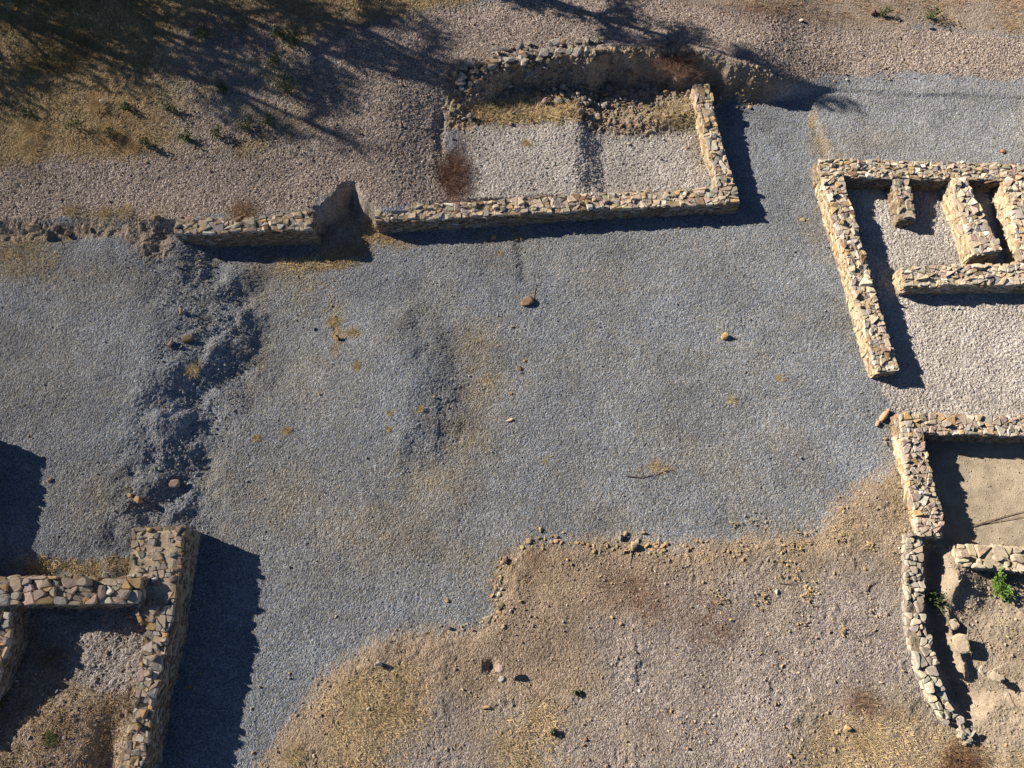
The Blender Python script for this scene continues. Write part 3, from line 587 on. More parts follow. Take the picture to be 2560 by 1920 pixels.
# ------------------------------------------------------------------ single rocks
ROCK = [('large smooth brown rock lying alone on the blue gravel', 1318, 753, (.46, .32, .20), (.36, .24, .155), 41, .55), ('yellowish angular rock standing alone on the right of the blue gravel', 1810, 842, (.27, .23, .24), (.55, .42, .21), 42, .2),
    ('pale elongated stone lying in the middle of the gravel', 1273, 1050, (.26, .12, .10), (.62, .47, .30), 43, .2), ('brown pointed stone lying left of the gravel centre', 1300, 921, (.15, .10, .09), (.30, .18, .10), 44, 1.2),
    ('tiny ochre stone beside the pointed brown stone', 1311, 902, (.10, .08, .07), (.52, .38, .18), 45, 0), ('small ochre stone above the pale elongated stone', 1277, 984, (.11, .08, .07), (.48, .34, .16), 46, .8), ('small tan stone below the large smooth brown rock', 1281, 817, (.10, .08, .07), (.50, .38, .22), 47, .3),
    ('orange yellow stone caught in straw on the left gravel', 843, 847, (.19, .16, .16), (.58, .40, .15), 48, .1), ('reddish pink stone on the broken ground at left', 428, 861, (.26, .16, .15), (.46, .32, .27), 49, .9), ('thin upright tan stone at the top of the broken ground', 452, 778, (.22, .10, .10), (.46, .35, .24), 50, 1.9),
    ('brown stone half buried beside the pink stone', 470, 848, (.32, .24, .16), (.24, .165, .10), 51, .2), ('grey brown boulder at the lower end of the broken ground', 436, 1209, (.32, .24, .18), (.36, .28, .22), 52, .1), ('orange rounded stone above the end of the tall wall', 348, 1249, (.30, .20, .18), (.55, .36, .20), 53, -.3),
    ('small orange stone touching the orange rounded stone', 327, 1239, (.16, .14, .12), (.52, .35, .2), 54, .3), ('pinkish stone beside the wedge shaped shadow', 126, 1201, (.18, .11, .10), (.44, .31, .25), 55, .5), ('brown stone lying below the long wall', 1235, 596, (.18, .22, .17), (.38, .25, .13), 56, .2),
    ('rounded white stone in the dry grass at upper left', 258, 256, (.20, .17, .17), (.66, .60, .52), 57, .2), ('flat orange slab in the dry grass at upper left', 221, 276, (.27, .13, .07), (.55, .40, .27), 58, -.1),
    ('pink block standing at the foot of the dark scarp', 1361, 259, (.24, .20, .30), (.52, .38, .34), 59, .1), ('white stone at the right end of the dark scarp', 1493, 292, (.22, .17, .17), (.66, .60, .54), 60, .4), ('brown grey block at the upper edge of the pale room floor', 1452, 284, (.26, .24, .26), (.36, .28, .22), 61, .2),
    ('dark grey block at the upper left corner of the pale room', 1175, 298, (.24, .22, .24), (.26, .25, .24), 62, .6), ('small brown block third along the upper edge of the pale room', 1330, 305, (.17, .14, .16), (.40, .28, .17), 63, .4), ('small tan block second along the upper edge of the pale room', 1277, 312, (.15, .13, .14), (.44, .33, .22), 64, .4),
    ('small orange stone on the right of the pale room floor', 1718, 371, (.14, .10, .09), (.50, .31, .17), 65, .4), ('rust coloured flat stone on the gravel near the upper right edge', 2505, 380, (.22, .14, .08), (.44, .24, .16), 66, .1), ('dark red rock on the slope along the top right', 2182, 35, (.28, .22, .2), (.30, .17, .15), 67, .3),
    ('white stone at the upper edge of the right gravel terrace', 2002, 52, (.16, .12, .1), (.66, .60, .5), 68, .2), ('grey stone below the green weed at top right', 2297, 63, (.20, .13, .12), (.34, .33, .28), 69, .2), ('yellowish flat stone on the gravel beside the long slanting wall', 2006, 550, (.17, .13, .05), (.50, .40, .22), 70, 0),
    ('white rock on the brown earth at lower centre', 947, 1661, (.24, .19, .2), (.62, .55, .46), 71, .2), ('pink grey rock beside a small hole in the brown earth', 1251, 1672, (.20, .22, .24), (.50, .38, .34), 72, .3), ('grey white stone just below the pink grey rock', 1252, 1697, (.22, .15, .10), (.46, .44, .42), 73, .3),
    ('long tan slab on the dry earth at bottom centre', 1212, 1768, (.26, .09, .10), (.50, .36, .20), 74, .15), ('flat grey slab in the bend of the stone line', 1219, 1549, (.28, .24, .08), (.42, .36, .26), 75, .4), ('triangular dark slab on the bend of the stone line', 1252, 1517, (.18, .26, .10), (.34, .27, .18), 76, .1),
    ('pale slab below the bend of the stone line', 1198, 1600, (.20, .17, .07), (.46, .38, .28), 77, .4), ('cream flat stone below the triangular dark slab', 1259, 1566, (.15, .14, .06), (.55, .45, .33), 78, .2), ('dark purple stone left of the bend of the stone line', 1121, 1572, (.17, .14, .12), (.24, .17, .16), 79, .2),
    ('brown block standing out of the upper stone line', 1584, 1365, (.28, .2, .2), (.46, .36, .24), 80, .5), ('grey block at the upper rim of the stone line', 1553, 1345, (.18, .18, .2), (.40, .35, .28), 81, .1), ('ochre stone lying above the stone line', 1608, 1334, (.14, .12, .12), (.46, .32, .16), 82, .1),
    ('tan stone at the left start of the upper stone line', 1321, 1353, (.20, .15, .14), (.54, .42, .27), 83, .1), ('reddish stone at the upper turn of the stone line', 1262, 1400, (.20, .17, .14), (.40, .26, .22), 84, .1), ('small orange stone alone on the lower gravel above the earth edge', 1117, 1501, (.11, .10, .09), (.54, .38, .18), 85, .1),
    ('yellow stone on the earth at bottom right centre', 1973, 1889, (.11, .16, .1), (.60, .47, .22), 86, .2), ('white pebble lying right of the reddish weeds', 1941, 1480, (.13, .11, .1), (.64, .58, .52), 87, .8), ('ochre stone beside the straw clump at lower right', 2115, 1822, (.2, .2, .16), (.50, .39, .22), 88, .8),
    ('rounded boulder on the spur inside the dug pit', 2402, 1610, (.44, .52, .3), (.47, .39, .29), 89, .3), ('grey boulder at the lower tip of the spur in the pit', 2424, 1675, (.22, .22, .2), (.42, .36, .29), 90, .3), ('upper boulder of the spur inside the dug pit', 2380, 1560, (.3, .34, .26), (.46, .39, .3), 91, .3), ('flat rock lying in the sand at lower right', 2490, 1693, (.36, .24, .16), (.46, .40, .31), 92, -.4),
    ('grey brown rock tipped at the terrace foot near the left edge', 92, 578, (.40, .28, .24), (.36, .28, .22), 93, .4), ('tan rounded rock at the right end of the terrace foot rubble', 218, 574, (.22, .18, .2), (.48, .36, .22), 94, .2), ('dark brown rock in the middle of the terrace foot rubble', 172, 586, (.24, .2, .18), (.26, .19, .14), 95, .5), ('dark purple block under the terrace lip at far left', 140, 573, (.26, .2, .18), (.30, .22, .2), 96, .5), ('large dark stone in the terrace bank near the short wall', 395, 548, (.34, .24, .2), (.27, .2, .14), 97, 0)]
for lb, u, v, sz, tn, sd, rz in ROCK: rock(lb, u, v, sz, tn, sd, rz, name='rock', npts=20 if max(sz) > .3 else 14, sink=.22, tilt=.1)
rr = random.Random(5)
def scatter(n, pts, spread, size, label, group, pal, cat='stone'):
    P = [Vector(at(u, v)[:2]) for u, v in pts]; k = 0
    while k < n:
        i = rr.randrange(len(P) - 1); a = P[i].lerp(P[i + 1], rr.random()); x, y = a.x + rr.gauss(0, spread), a.y + rr.gauss(0, spread)
        sz = size * rr.choice((.5, .6, .7, .8, 1.0, 1.0, 1.3)); o = bpy.data.objects.new('stone', rock_mesh(sz, rr.randrange(99999), pick(pal, rr), 12, rr.uniform(.6, .95), name='stone'))
        o.location = (x, y, float(zt(x, y)) + sz * .18); o.rotation_euler = (rr.uniform(-.3, .3), rr.uniform(-.3, .3), rr.uniform(0, 6.28)); link(o); tag(o, label, cat, group); k += 1
TANS = [((.54, .41, .24), 5), ((.48, .35, .19), 4), ((.42, .32, .22), 3), ((.60, .50, .36), 2), ((.32, .22, .15), 1.5)]
scatter(85, [(1330, 1358), (1400, 1352), (1470, 1362), (1540, 1368), (1600, 1362), (1630, 1368), (1660, 1372)], .11, .105, 'small tan stone in the rubble line along the lower edge of the blue gravel', 'stones of the upper rubble line', TANS)
scatter(36, [(1258, 1395), (1250, 1430), (1244, 1460), (1236, 1480), (1245, 1520), (1240, 1560)], .06, .10, 'small stone in the rubble line running down to the bend', 'stones of the descending rubble line', TANS)
scatter(26, [(1240, 1560), (1190, 1575), (1150, 1570), (1090, 1580), (1010, 1590), (950, 1610)], .09, .085, 'small stone scattered along the lower left edge of the brown earth', 'stones of the lower left earth edge', TANS)
scatter(40, [(1670, 1350), (1700, 1362), (1760, 1372), (1850, 1378), (1960, 1375), (2010, 1365)], .14, .085, 'small tan stone where the gravel meets the brown earth at right', 'stones of the right earth edge', TANS)
scatter(12, [(1120, 420), (1118, 330), (1140, 260), (1165, 300), (1160, 260)], .16, .12, 'dark stone on the bank left of the pale room', 'stones on the bank', DARK)
scatter(34, [(1500, 300), (1560, 320), (1640, 330), (1700, 290), (1740, 260)], .22, .11, 'brown stone on the rubble slope at the upper right of the pale room', 'stones on the rubble slope', TANS + DARK)
scatter(24, [(1800, 165), (1850, 200), (1880, 235), (1840, 255)], .2, .13, 'brown stone on the broken terrace corner right of the scarp', 'stones on the broken terrace corner', TANS)
scatter(22, [(820, 800), (828, 700), (835, 830)], .05, .07, 'small yellow stone in the short straw line on the left gravel', 'stones of the short straw line', [((.58, .42, .2), 1)])
scatter(14, [(760, 1755), (800, 1740), (720, 1890), (640, 1900)], .35, .09, 'tan stone on the earth right of the long shadow', 'stones right of the long shadow', TANS)
scatter(20, [(2060, 1340), (2160, 1350), (2180, 1360), (2150, 1260)], .25, .06, 'small pale stone on the earth left of the thick wall', 'stones left of the thick wall', TANS)
scatter(24, [(2130, 40), (2250, 70), (2330, 60), (2450, 60), (2200, 20)], .4, .10, 'small pale stone on the slope along the top right', 'stones on the top right slope', TANS)

for nm_, pts_ in (('long wall below the pale room', [(960, 605), (1300, 590), (1600, 578), (1830, 556)]), ('slanting wall beside the blue gravel', [(2050, 470), (2085, 620), (2125, 780), (2165, 900)]), ('thick wall by the sand floored room', [(2225, 1090), (2245, 1180), (2262, 1300)]),
                  ('wall standing across the pale gravel', [(2280, 760), (2400, 765), (2550, 770)]), ('far wall of the narrow stalls', [(2130, 470), (2240, 480), (2350, 480)]), ('tall lower left wall', [(520, 1400), (500, 1600), (430, 1850)]), ('short terrace wall', [(470, 660), (620, 665), (770, 650)])):
    scatter(9, pts_, .12, .10, 'small fallen stone at the foot of the ' + nm_, 'stones fallen from the ' + nm_, TANS + DARK)
# countless small stones, each kind of ground as one heap
def litter(name, label, poly, n, size, pal, seed, mod=None, kind='stuff'):
    r = np.random.default_rng(seed); P = AT(poly); lo_, hi_ = np.min(P, 0), np.max(P, 0); pts = []
    tem = [rock_mesh(1.0, seed * 10 + k, (1, 1, 1), 9, .8) for k in range(6)]
    T = []
    for me in tem:
        v = np.array([q.co[:] for q in me.vertices]); f = [list(p.vertices) for p in me.polygons]
        f = np.array([t for p in f for t in [[p[0], p[i], p[i + 1]] for i in range(1, len(p) - 1)]]); T.append((v, f)); bpy.data.meshes.remove(me)
    XY = r.uniform(lo_, hi_, (n * 4, 2)); XY = XY[sdf(P, XY[:, 0], XY[:, 1]) < 0]
    if mod is not None: XY = XY[r.random(len(XY)) < mod(XY[:, 0], XY[:, 1])]
    XY = XY[:n]; Z = zt(XY[:, 0], XY[:, 1]); V = []; F = []; C = []; k = 0; rp = random.Random(seed)
    for (x, y), z in zip(XY, Z):
        v, f = T[rp.randrange(6)]; a = rp.uniform(0, 6.28); s_ = size * math.exp(rp.gauss(0, .38)); ca, sa = math.cos(a) * s_, math.sin(a) * s_
        q = np.empty_like(v); q[:, 0] = v[:, 0] * ca - v[:, 1] * sa + x; q[:, 1] = v[:, 0] * sa + v[:, 1] * ca + y; q[:, 2] = v[:, 2] * s_ + z + s_ * .2
        V.append(q); F.append(f + k); k += len(v); C.append(np.tile(pick(pal, rp), (len(v), 1)))
    o = link(bpy.data.objects.new(name, np_mesh(name, np.concatenate(V), np.concatenate(F), np.concatenate(C), M_STONE))); tag(o, label, cat=None, kind=kind); return o
PINK = [((.46, .37, .33), 4), ((.62, .55, .50), 2), ((.36, .27, .23), 4), ((.50, .38, .25), 3)]
litter('loose_pebbles', 'countless small tan and pink stones strewn over the brown earth', EARTH[1:], 7500, .042, PINK + TANS, 400, lambda x, y: .35 + .65 * smooth(-.1, .15, fbm(x * .8, y * .8, 401)))
litter('scarp_rubble', 'crumbled clods and small stones on the dark scarp', [(1110, 190), (1250, 145), (1420, 125), (1560, 118), (1700, 118), (1860, 165), (1950, 205), (1870, 250), (1820, 240), (1740, 300), (1560, 335), (1440, 290), (1240, 300), (1160, 310), (1120, 300)], 3000, .06, DARK + [((.30, .22, .14), 8)], 410)
litter('scarp_stones', 'rubble stones sticking out of the dark face of the scarp', [(1160, 205), (1240, 160), (1420, 130), (1560, 128), (1600, 200), (1560, 262), (1440, 262), (1240, 250), (1160, 250)], 420, .13, DARK + [((.34, .25, .16), 4)], 411)
litter('pit_rubble', 'earth clods and stones in the dug pit at lower right', [(2310, 1380), (2600, 1390), (2640, 1900), (2450, 1900), (2350, 1720)], 260, .05, SANDY, 420)
litter('sand_pebbles', 'small pebbles and crumbs lying on the sandy room floor', [(2330, 1100), (2620, 1100), (2620, 1380), (2400, 1385), (2350, 1340)], 420, .03, SANDY, 415)
litter('corner_room_stones', 'loose stones on the earth inside the lower left room', [(60, 1520), (380, 1560), (340, 1700), (310, 1930), (-100, 1930)], 900, .05, PINK + [((.45, .44, .45), 6)], 430)
litter('terrace_pebbles', 'bigger pebbles lying among the terrace gravel', [(-200, 420), (400, 395), (800, 340), (800, 180), (1060, 40), (1700, 20), (2560, 110), (2560, 190), (1900, 170), (1560, 105), (1300, 130), (1110, 230), (1110, 480), (880, 470), (780, 520), (-200, 545)], 5000, .042, PINK, 440)
litter('yard_pebbles', 'bigger pebbles lying among the blue gravel', [(-200, 650), (600, 640), (1850, 560), (2050, 640), (2180, 960), (2220, 1120), (2000, 1320), (1300, 1340), (1200, 1560), (800, 1650), (600, 1900), (480, 1300), (-200, 1400)], 2600, .038, [((.30, .32, .35), 5), ((.44, .46, .49), 3), ((.45, .38, .27), 2), ((.22, .235, .26), 2)], 450)
litter('room_pebbles', 'bigger pebbles lying on the pale room floors', [(1175, 320), (1740, 310), (1775, 480), (1180, 505)], 700, .045, [((.55, .51, .47), 5), ((.42, .39, .36), 3)], 460)
litter('broken_gravel_clods', 'loose clods on the broken ground across the left of the yard', [(360, 640), (560, 640), (610, 760), (600, 1000), (520, 1180), (440, 1300), (300, 1260), (330, 1000), (420, 820)], 900, .055, [((.26, .285, .32), 5), ((.36, .38, .41), 3), ((.32, .27, .19), 2)], 470)

# ------------------------------------------------------------------ dry grass, weeds, shrubs
STRAW = [((.68, .54, .29), 5), ((.60, .43, .20), 3), ((.74, .63, .40), 3), ((.40, .28, .15), 2)]
def blades(cx, cy, n, hgt, spread, pal, seed, lean=(0, 0), wid=.010, z=None, up=1.0):
    """n blades of bent grass about each centre; returns V, F, tint."""
    r = np.random.default_rng(seed); m = len(cx) * n
    X = np.repeat(cx, n); Y = np.repeat(cy, n); s = np.repeat(np.broadcast_to(spread, len(cx)), n); hh = np.repeat(np.broadcast_to(hgt, len(cx)), n) * r.uniform(.5, 1.2, m)
    a = r.uniform(0, 2 * np.pi, m); d = np.sqrt(r.random(m)) * s; bx = X + np.cos(a) * d * .5; by = Y + np.sin(a) * d * .5
    bz = (zt(bx, by) if z is None else np.zeros(m) + z) - .01
    out = r.uniform(.35, 1.1, m); dx = np.cos(a) * out + lean[0] + r.normal(0, .5, m); dy = np.sin(a) * out + lean[1] + r.normal(0, .5, m); dz = np.maximum(.15, r.normal(.75, .25, m) * up)
    l = np.sqrt(dx * dx + dy * dy + dz * dz); dx, dy, dz = dx / l, dy / l, dz / l
    px, py = -dy, dx; l = np.hypot(px, py) + 1e-6; px, py = px / l * wid * .5, py / l * wid * .5
    V = np.empty((m, 5, 3))
    V[:, 0] = np.stack([bx - px, by - py, bz], -1); V[:, 1] = np.stack([bx + px, by + py, bz], -1)
    mx, my, mz = bx + dx * hh * .55, by + dy * hh * .55, bz + dz * hh * .6
    V[:, 2] = np.stack([mx + px * .8, my + py * .8, mz], -1); V[:, 3] = np.stack([mx - px * .8, my - py * .8, mz], -1)
    V[:, 4] = np.stack([bx + dx * hh * 1.15, by + dy * hh * 1.15, bz + dz * hh * .85], -1)
    k = np.arange(m)[:, None] * 5
    F = np.concatenate([k + np.array([[0, 1, 2]]), k + np.array([[0, 2, 3]]), k + np.array([[3, 2, 4]])])
    w_ = np.array([q for _, q in pal], float); c = np.array([q for q, _ in pal])[r.choice(len(pal), len(cx), p=w_ / w_.sum())]
    c = np.repeat(c * (.62 + .7 * vnoise(cx * .9 + 7, cy * .9, 77))[:, None], n, 0) * r.uniform(.75, 1.25, (m, 1)); return V.reshape(-1, 3), F, np.repeat(c, 5, 0)
def grass_field(name, label, poly, n, per, hgt, spread, pal, seed, mod=None, lean=(.25, -.1)):
    r = np.random.default_rng(seed); P = AT(poly); XY = r.uniform(np.min(P, 0), np.max(P, 0), (n * 5, 2)); XY = XY[sdf(P, XY[:, 0], XY[:, 1]) < .25 * fbm(XY[:, 0] * 2, XY[:, 1] * 2, seed)]
    if mod is not None: XY = XY[r.random(len(XY)) < mod(XY[:, 0], XY[:, 1])]
    XY = XY[:n]; V, F, C = blades(XY[:, 0], XY[:, 1], per, r.uniform(*hgt, len(XY)), spread, pal, seed + 1, lean)
    o = link(bpy.data.objects.new(name, np_mesh(name, V, F, C, M_GRASS))); tag(o, label, kind='stuff'); return o
SLOPE = [(-900, 400), (0, 405), (250, 388), (400, 380), (560, 390), (690, 365), (780, 330), (785, 270), (760, 180), (780, 105), (880, 72), (950, 48), (1060, 15), (1250, -10), (1200, -140), (-600, -140)]
grass_field('dry_grass', 'straw coloured dry grass covering the upper left slope', SLOPE, 4600, 12, (.06, .15), .26, STRAW, 500, lambda x, y: (.25 + .75 * smooth(-.12, .12, fbm(x * .9, y * .9, 501))) * (1 - .8 * smooth(-10.8, -8.4, x) * smooth(18.6, 16.8, y)))
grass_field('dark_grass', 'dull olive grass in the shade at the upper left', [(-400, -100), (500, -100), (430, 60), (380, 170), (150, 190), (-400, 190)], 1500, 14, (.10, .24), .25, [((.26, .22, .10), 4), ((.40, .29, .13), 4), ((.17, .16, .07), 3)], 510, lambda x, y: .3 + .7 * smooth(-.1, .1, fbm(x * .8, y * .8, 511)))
grass_field('top_edge_grass', 'reddish dry grass along the top right slope', [(1300, -20), (1700, -5), (1850, 22), (2000, 45), (2200, 60), (2560, 80), (2700, -150), (1300, -150)], 1700, 12, (.05, .16), .22, [((.50, .34, .23), 4), ((.60, .46, .26), 4), ((.38, .24, .17), 3)], 520, lambda x, y: smooth(-.15, .15, fbm(x * .9, y * .9, 521)))
grass_field('earth_straw', 'thin flattened straw over the brown earth at the bottom', [(690, 1830), (850, 1700), (1000, 1650), (1400, 1700), (1420, 1960), (620, 1960)], 1300, 9, (.05, .13), .3, [((.66, .54, .34), 4), ((.58, .45, .27), 3), ((.46, .34, .2), 2)], 530, lambda x, y: smooth(-.05, .2, fbm(x * .8, y * .8, 531)))
grass_field('pit_straw', 'thin straw over the earth at the bottom right', [(2050, 1800), (2300, 1790), (2420, 1870), (2560, 1880), (2560, 1960), (1950, 1960)], 700, 9, (.05, .14), .25, [((.64, .52, .32), 4), ((.50, .38, .22), 3)], 540)
grass_field('scarp_grass', 'dry grass growing along the foot of the dark scarp', [(1180, 265), (1300, 240), (1450, 262), (1440, 300), (1200, 305)], 260, 14, (.10, .26), .16, STRAW, 550)
grass_field('slope_straw', 'dry grass on the rubble slope beside the pale room', [(1600, 300), (1700, 250), (1752, 225), (1770, 330), (1700, 320)], 220, 12, (.06, .18), .16, STRAW, 551)
grass_field('bank_straw', 'dry grass at the foot of the gravel terrace on the left', [(-200, 610), (100, 600), (160, 640), (110, 690), (-200, 720)], 330, 10, (.05, .14), .2, STRAW, 552)
grass_field('corner_straw', 'dry grass along the cross wall at lower left', [(60, 1400), (330, 1395), (320, 1438), (60, 1440)], 170, 12, (.05, .14), .15, STRAW, 553)
grass_field('corner_room_grass', 'brown dry grass and stems over the earth in the lower left room', [(-60, 1800), (60, 1760), (180, 1730), (320, 1740), (325, 1960), (-100, 1960)], 420, 11, (.05, .16), .2, [((.46, .31, .17), 4), ((.36, .24, .13), 3), ((.56, .42, .24), 2)], 555)
grass_field('notch_straw', 'dry grass around the notch between the two upper walls', [(690, 650), (800, 640), (870, 600), (930, 540), (990, 605), (860, 665), (690, 690)], 330, 11, (.05, .15), .15, STRAW, 554)

def tuft(label, u, v, size, seed, pal=None, name='grass_tuft', cat='grass tuft', n=90, up=.6, group=None, lean=(.1, -.05), wid=.006):
    pal = pal or [((.66, .53, .30), 5), ((.58, .42, .21), 3), ((.72, .62, .40), 3), ((.40, .28, .15), 1)]; n = int(n * .7)
    x, y, z = at(u, v); r = np.random.default_rng(seed); k = 9; per = max(4, n // 4)
    cx = r.normal(0, size * .2, k); cy = r.normal(0, size * .16, k); cx[0] = cy[0] = 0
    V, F, C = blades(cx, cy, per, size * r.uniform(.2, .5, k), size * r.uniform(.15, .4, k), pal, seed, lean, wid, z=0.0, up=up)
    o = bpy.data.objects.new(name, np_mesh(name, V, F, C, M_GRASS)); o.location = (x, y, z + .005); link(o); tag(o, label, cat, group); return o
for q in [('orange straw tuft hanging over the terrace lip, leftmost of three', 178, 532, .55, 601), ('orange straw tuft hanging over the terrace lip, middle of three', 262, 540, .55, 602), ('orange straw tuft hanging over the terrace lip, rightmost of three', 318, 534, .6, 603), ('straw tuft alone on the pale room floor', 1313, 357, .34, 604),
          ('golden straw tuft on the left gravel, above the yellow stone', 835, 806, .45, 605), ('dark straw tuft right of the yellow stone', 880, 832, .28, 606), ('pale straw tuft below the yellow stone', 892, 916, .30, 607), ('straw tuft on the gravel left of the spoil heap', 712, 1078, .30, 608), ('small straw tuft left of its larger neighbour on the gravel', 642, 1093, .22, 609),
          ('spiky yellow weed tuft on the broken ground', 482, 922, .5, 610), ('brown tuft on the top of the spoil heap', 1049, 1025, .2, 611), ('small dark tuft left on the spoil heap', 973, 1032, .2, 612), ('orange tuft at the lower left of the spoil heap', 972, 1072, .16, 613), ('straw tuft with a twig on the lower gravel', 1640, 1168, .36, 614), ('brown tuft on the lower gravel left of the twig', 1362, 1152, .18, 615),
          ('pale tuft on the right gravel', 1950, 945, .24, 616), ('pale yellow tuft on the right gravel, lower one', 1830, 1000, .26, 617), ('golden straw clump at the bottom centre', 1262, 1862, .75, 618), ('tall golden straw clump left of the bottom centre', 985, 1785, .6, 619), ('golden straw clump at the bottom left of the earth', 890, 1800, .7, 620), ('low golden clump near the bottom edge', 735, 1895, .6, 621),
          ('spreading pale straw clump at lower right', 2170, 1850, .9, 622), ('straw tuft at the left end of the long wall', 925, 555, .5, 623), ('straw tuft at the foot of the long wall', 1290, 593, .3, 624), ('straw tuft in front of the short wall', 765, 662, .4, 625), ('small tuft on the far gravel near the brown stone', 1250, 634, .18, 626)]:
    tuft(*q, n=160)
for q in [('rust brown patch of dry orange grass at upper left', 262, 330, .9, 631), ('orange grass clump at the left of the slope', 95, 330, .9, 632), ('golden grass clump low on the slope at left', 80, 370, .8, 633), ('golden grass clump under the white stone', 330, 372, .7, 634), ('orange grass clump beside the white stone', 250, 268, .7, 635)]:
    tuft(*q, pal=[((.68, .47, .23), 4), ((.70, .55, .30), 3)], n=420)

def twiggy(label, u, v, size, seed, pal, n=900, flat=.7, cat='shrub', name='dry_shrub', asp=1.0):
    x, y, z = at(u, v); rr_ = random.Random(seed); root = empty(name, (x, y, z)); tag(root, label, cat)
    for part, m, wid, s_ in (('branches', n // 5, .016, 1.0), ('twigs', n, .008, .95)):
        r = np.random.default_rng(seed + m); k = m // 12
        q_ = 1.0 if part == 'twigs' else .5; cx = r.normal(0, size * .24, k) * q_; cy = r.normal(0, size * .24 * asp, k) * q_
        V, F, C = blades(cx, cy, 12, r.uniform(.15, .42, k) * size * s_, np.zeros(k) + size * .2, pal, seed + 2, (0.02, -.02), wid, z=0.0, up=flat)
        link(bpy.data.objects.new(part, np_mesh(part, V, F, C, M_GRASS)), root)
    return root
RUSTY = [((.20, .115, .085), 4), ((.27, .165, .115), 3), ((.15, .085, .065), 3), ((.30, .22, .15), 1)]
twiggy('large rust red dry shrub on the bank left of the pale room', 1126, 440, 1.0, 701, RUSTY, 2600, .6, asp=1.7)
twiggy('rust red dry shrub on top of the scarp right of the rubble arc', 1692, 150, 1.0, 702, RUSTY, 2000, .7)
twiggy('dark brown dry shrub at the bottom right corner', 2405, 1915, .8, 703, [((.20, .11, .07), 3), ((.28, .17, .1), 3)], 1400, .6)
grass_field('reddish_weeds', 'low reddish brown dry weeds spread over the earth right of centre', [(1480, 1440), (1620, 1430), (1800, 1500), (1860, 1580), (1760, 1620), (1600, 1560), (1500, 1500)], 300, 9, (.03, .09), .14, RUSTY + [((.36, .26, .18), 6)], 704, lambda x, y: smooth(-.1, .15, fbm(x * 1.3, y * 1.3, 705)))
twiggy('thin reddish dry shrub at lower right above the straw clump', 2155, 1775, .8, 705, [((.30, .20, .15), 3), ((.38, .27, .19), 3)], 420, .4)
twiggy('brown dry weed on the short walls terrace', 610, 528, .7, 706, [((.34, .2, .12), 3), ((.40, .27, .14), 3)], 700, .3)

GREENS = [((.095, .125, .05), 5), ((.13, .16, .065), 4), ((.20, .21, .09), 2)]
def leafy(V, F, C, r, c, n, rad, leaf, pal, k0):
    w_ = np.array([q for _, q in pal], float); P = np.array([q for q, _ in pal]); ci = r.choice(len(pal), n, p=w_ / w_.sum())
    for i in range(n):
        d = r.normal(0, 1, 3); d /= np.linalg.norm(d); p = np.array(c) + d * rad * r.random() ** .45
        a = r.normal(0, 1, 3); a[2] *= .5; a /= np.linalg.norm(a); b = np.cross(a, r.normal(0, 1, 3)); b /= np.linalg.norm(b) + 1e-6; l = leaf * r.uniform(.6, 1.3)
        V += [p - a * l * .5, p + b * l * .24, p + a * l * .5, p - b * l * .24]; F.append([k0 + 4 * i + q for q in range(4)]); t = P[ci[i]] * r.uniform(.8, 1.25); C += [t] * 4
    return k0 + 4 * n
def weed(label, u, v, size, seed, pal=GREENS, nst=7, cat='weed', name='green_weed', leaf=.07, per=16):
    size *= 1.35; leaf *= 1.15; per = int(per * 1.6)
    x, y, z = at(u, v); r = np.random.default_rng(seed); root = empty(name, (x, y, z)); tag(root, label, cat); V = []; F = []; C = []; k = 0; sv = MB()
    for s in range(nst):
        a = r.uniform(0, 6.28); t = np.array([math.cos(a) * size * r.uniform(.05, .42), math.sin(a) * size * r.uniform(.05, .42), size * r.uniform(.25, .6)])
        w2 = .006 + .004 * size; sv.add([(-w2, 0, 0), (w2, 0, 0), (0, w2, 0), tuple(t)], [[0, 1, 3], [1, 2, 3], [2, 0, 3]], (.20, .17, .08))
        for f in (.35, .6, .85, 1.0): k = leafy(V, F, C, r, t * f, per // 4, size * .16, leaf, pal, k)
    sv.build('stems', M_LEAF, root); link(bpy.data.objects.new('leaves', np_mesh('leaves', np.array(V), np.array(F), np.array(C), M_LEAF)), root); return root
for q in [('tall green weed leaning over the straw at upper left', 192, 322, .75, 801), ('yellow green weed in the middle of the upper left slope', 428, 280, .55, 802), ('round dark green bush on the edge of the terrace shade', 722, 232, 1.25, 803, GREENS, 16), ('small green weed where the straw meets the gravel terrace', 368, 362, .45, 804), ('green weed on the bare ground in line below the round bush', 545, 345, .5, 805), ('green weed at the edge of the shade, left below the round bush', 618, 326, .55, 806),
          ('small weed alone on the bare ground above the gravel terrace', 470, 350, .4, 807), ('green weed in the shade at the top of the slope', 512, 95, .6, 808), ('dark green weed in the deep shade, left one', 700, 92, .6, 809), ('dark green weed in the deep shade, right one', 738, 104, .6, 810), ('small green weed below the deep shade', 690, 160, .4, 811), ('small weed right of the flat orange slab', 322, 276, .35, 812),
          ('green weed half shaded above the terrace', 566, 228, .45, 813), ('grey green weed at the far left of the slope', 70, 288, .45, 814), ('small green weed in the terrace shade', 672, 312, .4, 815), ('grey green weed low beside the orange grass', 285, 345, .4, 816), ('green weed on the slope along the top right', 2320, 44, .5, 817), ('small bright weed beside the dark red rock', 2205, 40, .35, 818),
          ('small green weed in the corner room at the left edge', 15, 1745, .3, 819), ('low dark green weed on the earth at lower centre', 1442, 1730, .14, 821), ('small green weed near the bottom centre', 1382, 1832, .15, 822)]:
    weed(*q)
weed('bright green leafy plant beside the dug spur at right', 2492, 1466, .62, 830, [((.10, .20, .03), 4), ((.16, .28, .05), 3), ((.07, .12, .03), 3)], 9, 'plant', 'leafy_plant', .09, 20)
